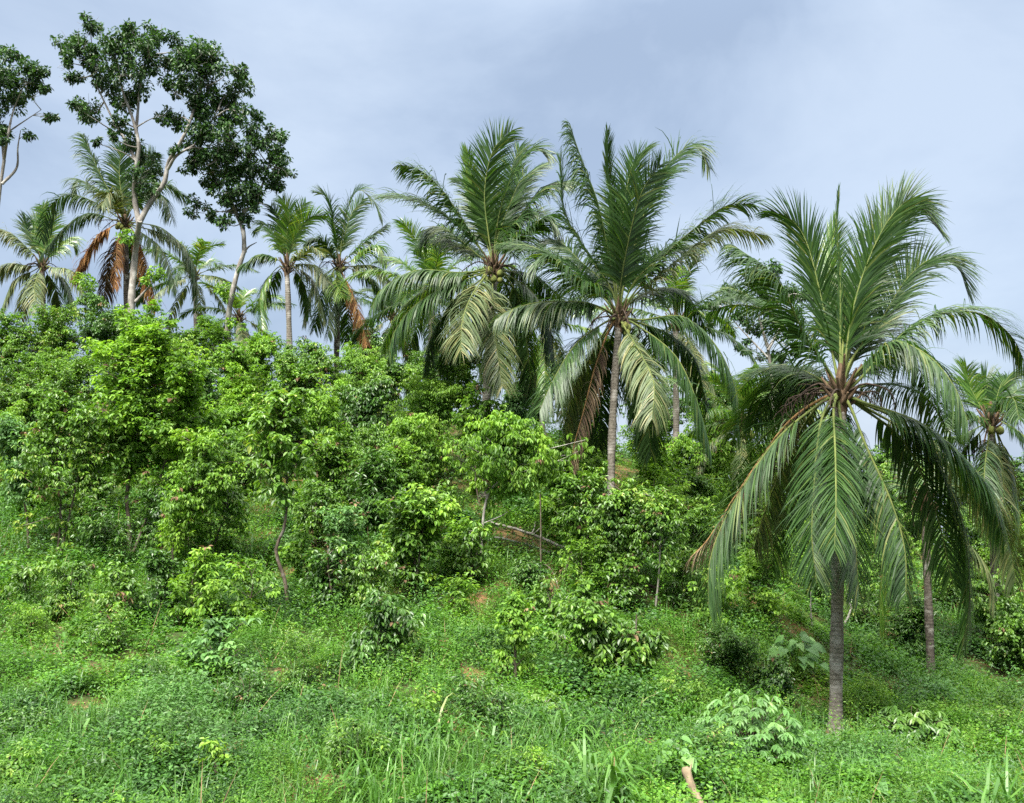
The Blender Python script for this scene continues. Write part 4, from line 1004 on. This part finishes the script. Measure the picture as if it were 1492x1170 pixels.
WB = [
 ("low weed bush at the left edge above the lower left wide bladed grass", (45, 905, 46, 34), (45, 938), 'bright'),
 ("low weed bush in the open patch below the broad left tree", (160, 915, 50, 30), (160, 945), 'mid'),
 ("dark weed bush left of the loose pale leaved bush", (215, 985, 48, 34), (215, 1018), 'dark'),
 ("dark weed bush just below the loose pale leaved bush", (350, 1005, 52, 34), (350, 1038), 'dark'),
 ("dark weed bush at the left edge above the corner bush", (35, 1065, 46, 36), (35, 1100), 'dark'),
 ("bright weed bush between the lower left grass and the sprout bush", (225, 1095, 44, 28), (225, 1125), 'bright'),
 ("bright weed bush right of the crooked stem's foot", (438, 960, 44, 40), (438, 1000), 'mid'),
 ("weed bush in the middle foreground left of the tall grass tuft", (520, 1080, 52, 30), (520, 1110), 'mid'),
 ("weed bush below the bare soil patch in the middle", (612, 1030, 42, 26), (612, 1056), 'bright'),
 ("dark weed bush at the foot of the slim sapling", (706, 1010, 46, 34), (706, 1046), 'dark'),
 ("bright weed bush below the small hand leaved weed", (760, 1120, 50, 30), (760, 1150), 'bright'),
 ("weed bush between the double front bush and the dark bush", (985, 1010, 46, 32), (985, 1042), 'mid'),
 ("weed bush left of the hand leaved bluish bush", (1030, 1085, 40, 30), (1030, 1115), 'mid'),
 ("weed bush behind the lone palm's foot, right", (1270, 1020, 46, 30), (1270, 1050), 'bright'),
 ("weed bush at the right edge below the bare slope", (1465, 1070, 46, 34), (1465, 1104), 'mid'),
]
for i, (lab, cr_, bs_, lf) in enumerate(WB):
    young_tree(lab, cr_, base=bs_, leaf=lf, seed=400 + i, ll=0.085, lw=0.036, lai=1.15, r=0.012, name="weed_bush", cat="bush", group="low weed bushes on the lower slope", two=True, droop=0.2)

# ------------------------------------------------------------------ large weeds
def broad_plant(label, px, py, wide, n, size, seed, leaf='pale', high=0.9):
    """big heart shaped leaves on stalks"""
    g = np.random.default_rng(seed)
    b = hit(px, py)
    root = empty("broadleaf_plant", b, label, "plant", "broad leaved weeds")
    m = MB(); stalk = MB()
    for k in range(n):
        az = g.uniform(0, 6.28); rr = wide * math.sqrt(g.random())
        tip = b + np.array((math.cos(az) * rr, math.sin(az) * rr, high * g.uniform(0.45, 1.0) * (1.15 - 0.5 * rr / wide)))
        stalk.tube(spline([b + g.normal(0, 0.04, 3) * (1, 1, 0), (b + tip) / 2 + (0, 0, 0.12), tip], 6), np.linspace(0.012, 0.006, 6), 5, 0, cap=False)
        ax = nrm(np.array((math.cos(az), math.sin(az) - 0.5, -0.35)) + g.normal(0, 0.2, 3)); up = nrm(np.array((0.0, -0.55, 1.0)) + g.normal(0, 0.2, 3))
        sd = nrm(np.cross(ax, up)); nn = np.cross(sd, ax)
        L_ = size * g.uniform(0.7, 1.15)
        us = np.array((-0.22, -0.12, 0.12, 0.4, 0.7, 1.0)); hw = np.array((0.16, 0.34, 0.44, 0.38, 0.2, 0.01))
        rows = []
        for u_, h_ in zip(us, hw):
            c = tip + ax * u_ * L_ - nn * (max(0, u_) ** 2) * 0.3 * L_
            notch = 0.12 * L_ if u_ < -0.2 else 0
            rows += [c + sd * h_ * L_ + nn * h_ * 0.25 * L_, c + ax * notch, c - sd * h_ * L_ + nn * h_ * 0.25 * L_]
        q = []
        for j in range(5):
            q += [[3 * j, 3 * j + 1, 3 * j + 4, 3 * j + 3], [3 * j + 1, 3 * j + 2, 3 * j + 5, 3 * j + 4]]
        m.add(rows, q, 0, float(np.clip(g.normal(0.45, 0.2), 0, 1)), True)
    stalk.build("stem", G['mid'], root, b)
    m.build("leaves", G[leaf], root, b)
broad_plant("weed with big round pale leaves left of the lone palm's trunk", 1160, 985, 0.62, 46, 0.27, 61, 'pale', 1.0)
broad_plant("low weed with broad pale leaves beside the cut stick", 985, 1140, 0.34, 11, 0.2, 62, 'pale', 0.6)
broad_plant("low broad leaved weed at the bottom edge below the palm", 1270, 1180, 0.5, 14, 0.2, 63, 'pale', 0.4)

def palmate_plant(label, px, py, wide, high, n, seed, leaf='pale', size=0.17):
    """bush of hand shaped leaves on thin stems (cassava like)"""
    g = np.random.default_rng(seed)
    b = hit(px, py)
    root = empty("palmate_bush", b, label, "bush", "hand leaved bushes")
    m, st = MB(), MB()
    for k in range(n):
        az = g.uniform(0, 6.28); rr = wide * math.sqrt(g.random())
        zz = high * g.uniform(0.25, 1.0) * math.sqrt(max(0.05, 1 - (rr / wide) ** 2 * 0.75))
        tip = b + np.array((math.cos(az) * rr, math.sin(az) * rr, zz))
        if k % 4 == 0:
            st.tube(spline([b + g.normal(0, 0.06, 3) * (1, 1, 0), (b + tip) / 2 + (0, 0, 0.08), tip], 6), np.linspace(0.014, 0.005, 6), 5, 0, cap=False)
        a0 = az; q = 6
        a = a0 + np.linspace(-1.7, 1.7, q)
        dd = nrm(np.stack([np.cos(a), np.sin(a), np.full(q, -0.35)], 1) + g.normal(0, 0.1, (q, 3)))
        sz = size * g.uniform(0.7, 1.2)
        m.leaves(np.repeat(tip[None], q, 0), dd, nrm(np.array((0, 0, 1.0)) + g.normal(0, 0.2, (q, 3))), sz * (1 - 0.25 * np.abs(np.linspace(-1, 1, q))), sz * 0.34, 0.25, 0.3,
                 np.clip(0.35 + 0.3 * zz / high + g.normal(0, 0.15), 0, 1))
    st.build("stem", B['shrub'], root, b)
    m.build("foliage", G[leaf], root, b)
palmate_plant("hand leaved bluish green bush left of the lone palm's foot", 1095, 1112, 0.78, 1.15, 240, 71, 'pale', 0.17)
palmate_plant("dark low weed clump right of the lone palm's foot", 1330, 1090, 0.85, 0.85, 220, 72, 'dark', 0.2)
palmate_plant("small hand leaved weed between the slim sapling and the double bush", 790, 1045, 0.5, 0.45, 60, 73, 'mid', 0.15)
palmate_plant("dark hand leaved weed at the foot of the crooked brown stem", 385, 880, 0.6, 0.7, 70, 74, 'dark', 0.17)

def grass_tuft(label, px, py, n, length, width, seed, spread=0.22):
    g = np.random.default_rng(seed)
    b = hit(px, min(py, 1166))
    if py > 1166:
        b = ground_at(px, b[1] - (py - 1166) * 0.02)
    m = MB()
    az = g.random(n) * 6.283
    lean = g.uniform(0.12, 0.95, n)
    pos = b + np.stack([g.normal(0, spread, n), g.normal(0, spread, n), np.full(n, -0.03)], 1)
    ax = np.stack([np.cos(az) * lean, np.sin(az) * lean, np.ones(n)], 1)
    wd = np.stack([-np.sin(az), np.cos(az), np.zeros(n)], 1)
    m.ribbons(pos, ax, wd, length * g.uniform(0.5, 1.15, n), width * g.uniform(0.7, 1.2, n), g.uniform(0.15, 0.5, n), np.clip(g.normal(0.5, 0.2, n), 0, 0.97), 0, 6, (0.5, 0.9, 1.0, 0.95, 0.75, 0.4, 0.03))
    o = m.build("grass_tuft", G['grass'], None, b)
    tag(o, label, "grass tuft", "tall broad bladed grass tufts")
GT = [
 ("fine grass tuft in the open patch under the leaning front bush's left side", 455, 1055, 40, 0.6, 0.02),
 ("grass tuft between the middle weed bush and the tall tuft", 575, 1110, 36, 0.7, 0.026),
 ("grass tuft right of the tall grass tuft, below the soil patch", 700, 1090, 36, 0.7, 0.026),
 ("grass tuft at the bottom edge below the middle weed bush", 530, 1160, 36, 0.6, 0.026),
 ("grass tuft at the bottom edge left of the sprout bush", 250, 1160, 34, 0.6, 0.026),
 ("grass tuft at the bottom edge below the left wide bladed one", 95, 1160, 34, 0.6, 0.026),
 ("grass tuft below the dark bush on the right", 1060, 1040, 34, 0.6, 0.026),
 ("grass tuft just in front of the lone palm's foot", 1235, 1100, 34, 0.5, 0.024),
 ("grass tuft beside the whitewashed palm foot, nearer the viewer", 1372, 1035, 36, 0.6, 0.028),
 ("grass tuft on the right edge below the bare slope", 1478, 1030, 30, 0.6, 0.028),
 ("grass tuft in front of the double front bush's right half", 930, 1060, 34, 0.6, 0.026),
 ("broad bladed grass tuft at the foot of the leaning front bush", 520, 985, 34, 0.9, 0.03),
 ("tall grass tuft in front of the slim sapling, left of it", 640, 1095, 46, 0.95, 0.032),
 ("grass tuft with drooping blades below the double front bush", 828, 1075, 40, 0.8, 0.034),
 ("tall grass tuft at the bottom edge left of the cut stick", 885, 1168, 60, 0.95, 0.036),
 ("grass tuft right of the hand leaved bluish bush", 1175, 1120, 26, 0.6, 0.026),
 ("tall broad grass clump in the lower right corner", 1440, 1270, 70, 1.0, 0.03),
 ("dark bladed grass tuft at the bottom edge between palm and corner clump", 1382, 1255, 24, 0.9, 0.032),
 ("wide bladed grass tuft in the lower left weeds", 140, 1100, 40, 0.7, 0.034),
 ("grass tuft above the lower left wide bladed one", 105, 955, 28, 0.8, 0.034),
 ("tall fine grass tuft beside the crooked brown stem", 348, 830, 46, 1.25, 0.034),
 ("drooping grass tuft under the broad left tree", 68, 850, 22, 0.8, 0.03),
 ("grass tuft at the bottom edge below the sprout bush", 415, 1120, 24, 0.6, 0.026),
 ("grass tuft near the whitewashed palm foot", 1310, 985, 30, 0.75, 0.034),
 ("grass tuft near the dark clump right of the lone palm", 1400, 1120, 30, 0.8, 0.03),
]
for i, (lab, x, y, n, l_, w_) in enumerate(GT):
    grass_tuft(lab, x, y, n, l_ * 1.3, w_ * 1.35, 500 + i)

# ------------------------------------------------------------------ dead wood
def dead_wood(name, label, pts, r0, r1, mat, seed, twigs=2, group=None, lift=0.05, cat="branch", knob=False):
    g = np.random.default_rng(seed)
    p = spline(pts, 24)
    p = p + np.stack([np.convolve(g.normal(0, r0 * (0.14 if knob else 0.35), 24), np.ones(3) / 3, 'same') for _ in range(3)], 1)
    m = MB()
    r = np.linspace(r0, r1, 24) * (1 + g.normal(0, 0.06, 24))
    if knob: r[-4:] *= (1.0, 1.1, 1.15, 0.8)
    m.tube(p, r, 9, 0)
    for k in range(twigs):
        j = g.integers(6, 20)
        e2 = p[j] + nrm(g.normal(0, 1, 3) + (0, 0, 0.7)) * g.uniform(3, 9) * r0
        m.tube(spline([p[j], (p[j] + e2) / 2 + g.normal(0, r0 * 0.4, 3), e2], 6), np.linspace(r[j] * 0.5, r[j] * 0.2, 6), 6, 0)
    b = pts[0]
    o = m.build(name, B[mat], None, b)
    return tag(o, label, cat, group)
def on_ground(px, py, h=0.06):
    q = hit(px, py); q[2] += h
    return q
dead_wood("fallen_log", "long pale fallen log lying under the dome tree", [on_ground(824, 806, 0.12), on_ground(790, 792, 0.16), on_ground(752, 782, 0.2), on_ground(714, 774, 0.25)], 0.052, 0.026, 'dead', 81, 3, cat="log", group="fallen wood")
dead_wood("fallen_log", "thinner pale log lying just below the long one", [on_ground(800, 812, 0.12), on_ground(765, 800, 0.12), on_ground(720, 790, 0.14)], 0.04, 0.03, 'dead', 82, 2, cat="log", group="fallen wood")
dead_wood("fallen_branch", "dark rotten branch lying on the slope right of the double bush", [on_ground(1005, 885, 0.1), on_ground(960, 868, 0.14), on_ground(905, 852, 0.2)], 0.06, 0.03, 'stalk', 83, 4, group="fallen wood")
dead_wood("fallen_branch", "arched grey dead branch below the fallen logs", [on_ground(775, 848, 0.02), on_ground(788, 842, 0.32), on_ground(803, 848, 0.3), on_ground(815, 862, 0.05)], 0.022, 0.012, 'shrub', 84, 3, group="fallen wood")
dead_wood("dead_branch", "whitish bent dead branch standing behind the lone trunk", [on_ground(1228, 915, 0.0), at(1240, 888, hit(1228, 915)[1]), at(1238, 875, hit(1228, 915)[1]), at(1250, 850, hit(1228, 915)[1])], 0.04, 0.018, 'grey', 85, 2, group="standing dead sticks")
dead_wood("dead_branch", "short whitish dead stick left of the lone trunk", [on_ground(1183, 915, 0.0), at(1181, 880, hit(1183, 915)[1]), at(1182, 862, hit(1183, 915)[1])], 0.03, 0.014, 'grey', 86, 2, group="standing dead sticks")
sb = ground_at(1032, 12.2)
dead_wood("cut_stick", "peeled tan stick with a knobbed cut end standing at the bottom edge", [sb - (0, 0, 0.1), at(1018, 1168, 12.5), at(1006, 1140, 12.6), at(999, 1117, 12.7)], 0.06, 0.05, 'cut', 87, 1, knob=True, cat="stick")
dead_wood("thin_pole", "thin whitish bare pole standing right of the fallen log", [on_ground(787, 856, 0.0), at(788, 800, hit(787, 856)[1]), at(787, 720, hit(787, 856)[1])], 0.022, 0.014, 'shrub', 88, 0, cat="pole", group="standing dead sticks")

def ground_frond(label, p0, p1, kind, seed, length=2.6):
    global rng
    rng = np.random.default_rng(seed)
    a, b = on_ground(*p0, 0.1), on_ground(*p1, 0.08)
    m = frond_mesh([a, (a + b) / 2 + (0, 0, 0.15), b], length, 40, 0.45, 0.035, 0.3, -0.1, kind, petiole=0.25, ragged=0.3)
    o = m.build("fallen_frond", [G['frond_brown'], B['rachis_dead']], None, a)
    tag(o, label, "palm frond", "fallen dry fronds")
ground_frond("dry brown frond lying on the weeds right of the lone palm's foot", (1235, 1095), (1312, 1128), 'brown', 91)
ground_frond("dry brown frond fallen near the arched branch on the slope", (845, 790), (800, 772), 'brown', 92, 2.0)

# ------------------------------------------------------------------ ground cover
def noise2(x, y, s, seed=0):
    """smooth value noise"""
    g = np.random.default_rng(seed); tb = g.random((64, 64))
    x, y = x / s + 13.7, y / s + 7.1
    i, j = np.floor(x).astype(int), np.floor(y).astype(int)
    fx, fy = x - i, y - j
    fx, fy = fx * fx * (3 - 2 * fx), fy * fy * (3 - 2 * fy)
    T = lambda a, b: tb[a % 64, b % 64]
    return (T(i, j) * (1 - fx) + T(i + 1, j) * fx) * (1 - fy) + (T(i, j + 1) * (1 - fx) + T(i + 1, j + 1) * fx) * fy
BARE = [hit(600, 975), hit(170, 885), hit(405, 985), hit(340, 1095), hit(1435, 985), hit(1000, 985), hit(690, 985), hit(480, 1140), hit(120, 1030), hit(290, 885), hit(1270, 900), hit(25, 640), hit(485, 660)]
BARE += [hit(x, y) for x, y in ((730, 778), (760, 786), (790, 794), (815, 803), (745, 790), (780, 802), (1005, 885), (930, 865))] + [ground_at(1030, 12.1), ground_at(1010, 12.7)] + [bA - (0, 0.25, 0), bA - (0, 0.7, 0), bL - (0, 0.3, 0)]
BARE_R = [0.55, 0.4, 0.5, 0.25, 0.9, 0.5, 0.3, 0.3, 0.35, 0.4, 0.7, 0.5, 0.6] + [0.42] * 6 + [0.5, 0.5, 0.4, 0.4] + [0.5, 0.45, 0.5]
def cover_points(n, d0, d1, g):
    d = np.sqrt(g.uniform(d0 ** 2, d1 ** 2, n))
    u = g.uniform(-0.60, 0.60, n)
    x, y = u * d, d
    keep = noise2(x, y, 0.8, 41) * 0.6 + noise2(x, y, 0.3, 42) * 0.4 > 0.27
    for c, r in zip(BARE, BARE_R):
        keep &= ((x - c[0]) ** 2 + ((y - c[1]) * 0.8) ** 2) > (r * g.uniform(0.55, 1.25, n)) ** 2
    return x[keep], y[keep]
def build_cover():
    g = np.random.default_rng(77)
    m = MB()
    for (d0, d1, n, ll, k, ht) in ((10.5, 16, 34000, 0.054, 11, 0.36), (16, 23, 50000, 0.06, 10, 0.40), (23, 32, 44000, 0.078, 8, 0.45), (32, 50, 20000, 0.12, 7, 0.5)):
        x, y = cover_points(n, d0, d1, g)
        hz_ = noise2(x, y, 0.9, 1) * 0.65 + noise2(x, y, 2.8, 2) * 0.55
        h = ht * np.clip(hz_ * 3.6 - 1.35, 0.08, 1.6) * g.uniform(0.45, 1.1, len(x))
        z = terr(x, y)
        tone = (noise2(x, y, 1.3, 3) - 0.5) * 0.5 + (noise2(x, y, 0.45, 5) - 0.5) * 0.3
        big = noise2(x, y, 1.1, 4)
        sel = noise2(x, y, 1.6, 31) * 0.6 + noise2(x, y, 0.5, 32) * 0.4 + g.normal(0, 0.04, len(x))
        N = len(x)
        base = np.stack([x, y, z], 1)
        # little stems leaning, leaves in pairs up each stem
        ln_ = g.normal(0, 0.35, (N, 2))
        for j in range(k):
            t = (j + 0.6) / k
            p = base + np.stack([ln_[:, 0] * h * t, ln_[:, 1] * h * t, h * t], 1)
            a = g.random(N) * 6.283
            ax = np.stack([np.cos(a), np.sin(a), g.normal(0.05, 0.35, N)], 1)
            p = p + ax * (g.uniform(0.0, 0.05, N))[:, None]
            up = np.array((0, 0, 1.0)) + g.normal(0, 0.35, (N, 3))
            le = ll * g.uniform(0.5, 1.25, N) * (0.7 + 0.8 * big)
            rnd = np.clip(0.4 + tone + 0.22 * (t - 0.5) + g.normal(0, 0.13, N), 0, 1)
            kind = np.where(sel < 0.40, 2, np.where(sel > 0.62, 1, 0))
            for kd in (0, 1, 2):
                w_ = kind == kd
                m.diamonds(p[w_], ax[w_], up[w_], le[w_] * (1, 0.8, 1.2)[kd], le[w_] * np.where(big[w_] > 0.55, 0.75, 0.46) * (1, 0.8, 1.05)[kd], rnd[w_], mat=kd)
    # taller herbs with bigger leaves, in patches
    for hk, (d0, d1, n, ll, ht) in enumerate(((10.5, 17, 3600, 0.088, 0.62), (10.5, 17, 2600, 0.06, 0.8), (17, 25, 5200, 0.095, 0.75), (17, 25, 4200, 0.07, 0.9), (22, 36, 7500, 0.105, 1.15), (24, 40, 5200, 0.085, 1.3))):
        x, y = cover_points(n, d0, d1, g)
        ok = noise2(x, y, 1.2, 21 + hk) + 0.4 * (g.random(len(x)) - 0.5) > 0.56
        x, y = x[ok], y[ok]; N = len(x)
        z = terr(x, y); h = ht * g.uniform(0.35, 1.1, N)
        tone = g.normal(0, 0.13, N)
        ln_ = g.normal(0, 0.3, (N, 2))
        for j in range(15):
            t = (j + 1) / 15
            p = np.stack([x + ln_[:, 0] * h * t, y + ln_[:, 1] * h * t, z + h * t], 1)
            a = g.random(N) * 6.283
            ax = np.stack([np.cos(a), np.sin(a), g.normal(-0.15, 0.35, N)], 1)
            p = p + ax * g.uniform(0.0, 0.12, (N, 1))
            le = ll * g.uniform(0.6, 1.25, N) * (1.15 - 0.5 * t)
            m.leaves(p, ax, np.array((0, 0, 1.0)) + g.normal(0, 0.3, (N, 3)), le, le * 0.42, 0.25, g.uniform(0.1, 0.4, N), np.clip(0.34 + tone + 0.25 * (t - 0.4) + g.normal(0, 0.1, N), 0, 1), mat=(2, 0, 0, 1, 2, 0)[hk])
    g2 = np.random.default_rng(5); d = np.sqrt(g2.uniform(10.5 ** 2, 40 ** 2, 34000)); x = g2.uniform(-0.6, 0.6, 34000) * d; N = len(x)
    a = g2.random(N) * 6.283
    le = g2.uniform(0.04, 0.13, N)
    m.diamonds(np.stack([x, d, terr(x, d) + g2.uniform(0.01, 0.06, N)], 1), np.stack([np.cos(a), np.sin(a), g2.normal(0, 0.2, N)], 1), np.array((0, 0, 1.0)) + g2.normal(0, 0.4, (N, 3)), le, le * 0.45, g2.random(N), mat=3)
    # dry stems among the weeds
    k = g2.random(N) < 0.06
    P = np.stack([x[k], d[k], terr(x[k], d[k])], 1); N = len(P); a = a[k]
    m.ribbons(P, np.stack([np.cos(a) * 0.6, np.sin(a) * 0.6, g2.uniform(0.3, 1.2, N)], 1), np.stack([-np.sin(a), np.cos(a), np.zeros(N)], 1), g2.uniform(0.3, 0.9, N), 0.013, 0.12, g2.uniform(0.3, 1, N), 3, 3)
    tag(m.build("ground_cover", [G['weed'], G['weed_yellow'], G['weed_dark'], G['litter']]), "low green weeds carpeting the slope", "weeds", kind="stuff")
build_cover()
def build_grass():
    g = np.random.default_rng(78)
    m = MB()
    for (d0, d1, n, ll, w) in ((10.5, 16, 900, 0.5, 0.015), (16, 24, 1300, 0.5, 0.017), (24, 36, 1200, 0.6, 0.02)):
        x, y = cover_points(n, d0, d1, g)
        ok = noise2(x, y, 2.2, 9) + 0.3 * g.random(len(x)) > 0.68
        x, y = x[ok], y[ok]
        q = 14
        X = np.repeat(x, q) + g.normal(0, 0.12, len(x) * q); Y = np.repeat(y, q) + g.normal(0, 0.12, len(x) * q)
        N = len(X); Z = terr(X, Y)
        az = g.random(N) * 6.283; lean = g.uniform(0.05, 0.7, N)
        ax = np.stack([np.cos(az) * lean, np.sin(az) * lean, np.ones(N)], 1)
        wd = np.stack([-np.sin(az), np.cos(az), np.zeros(N)], 1)
        m.ribbons(np.stack([X, Y, Z], 1), ax, wd, ll * g.uniform(0.5, 1.4, N), w * g.uniform(0.7, 1.4, N), g.uniform(0.1, 0.5, N), np.clip(g.normal(0.5, 0.2, N), 0, 1), 0, 4, (0.8, 1, 0.85, 0.5, 0.03))
    tag(m.build("grass", G['grass']), "fine grass scattered among the weeds", "grass", kind="stuff")
build_grass()
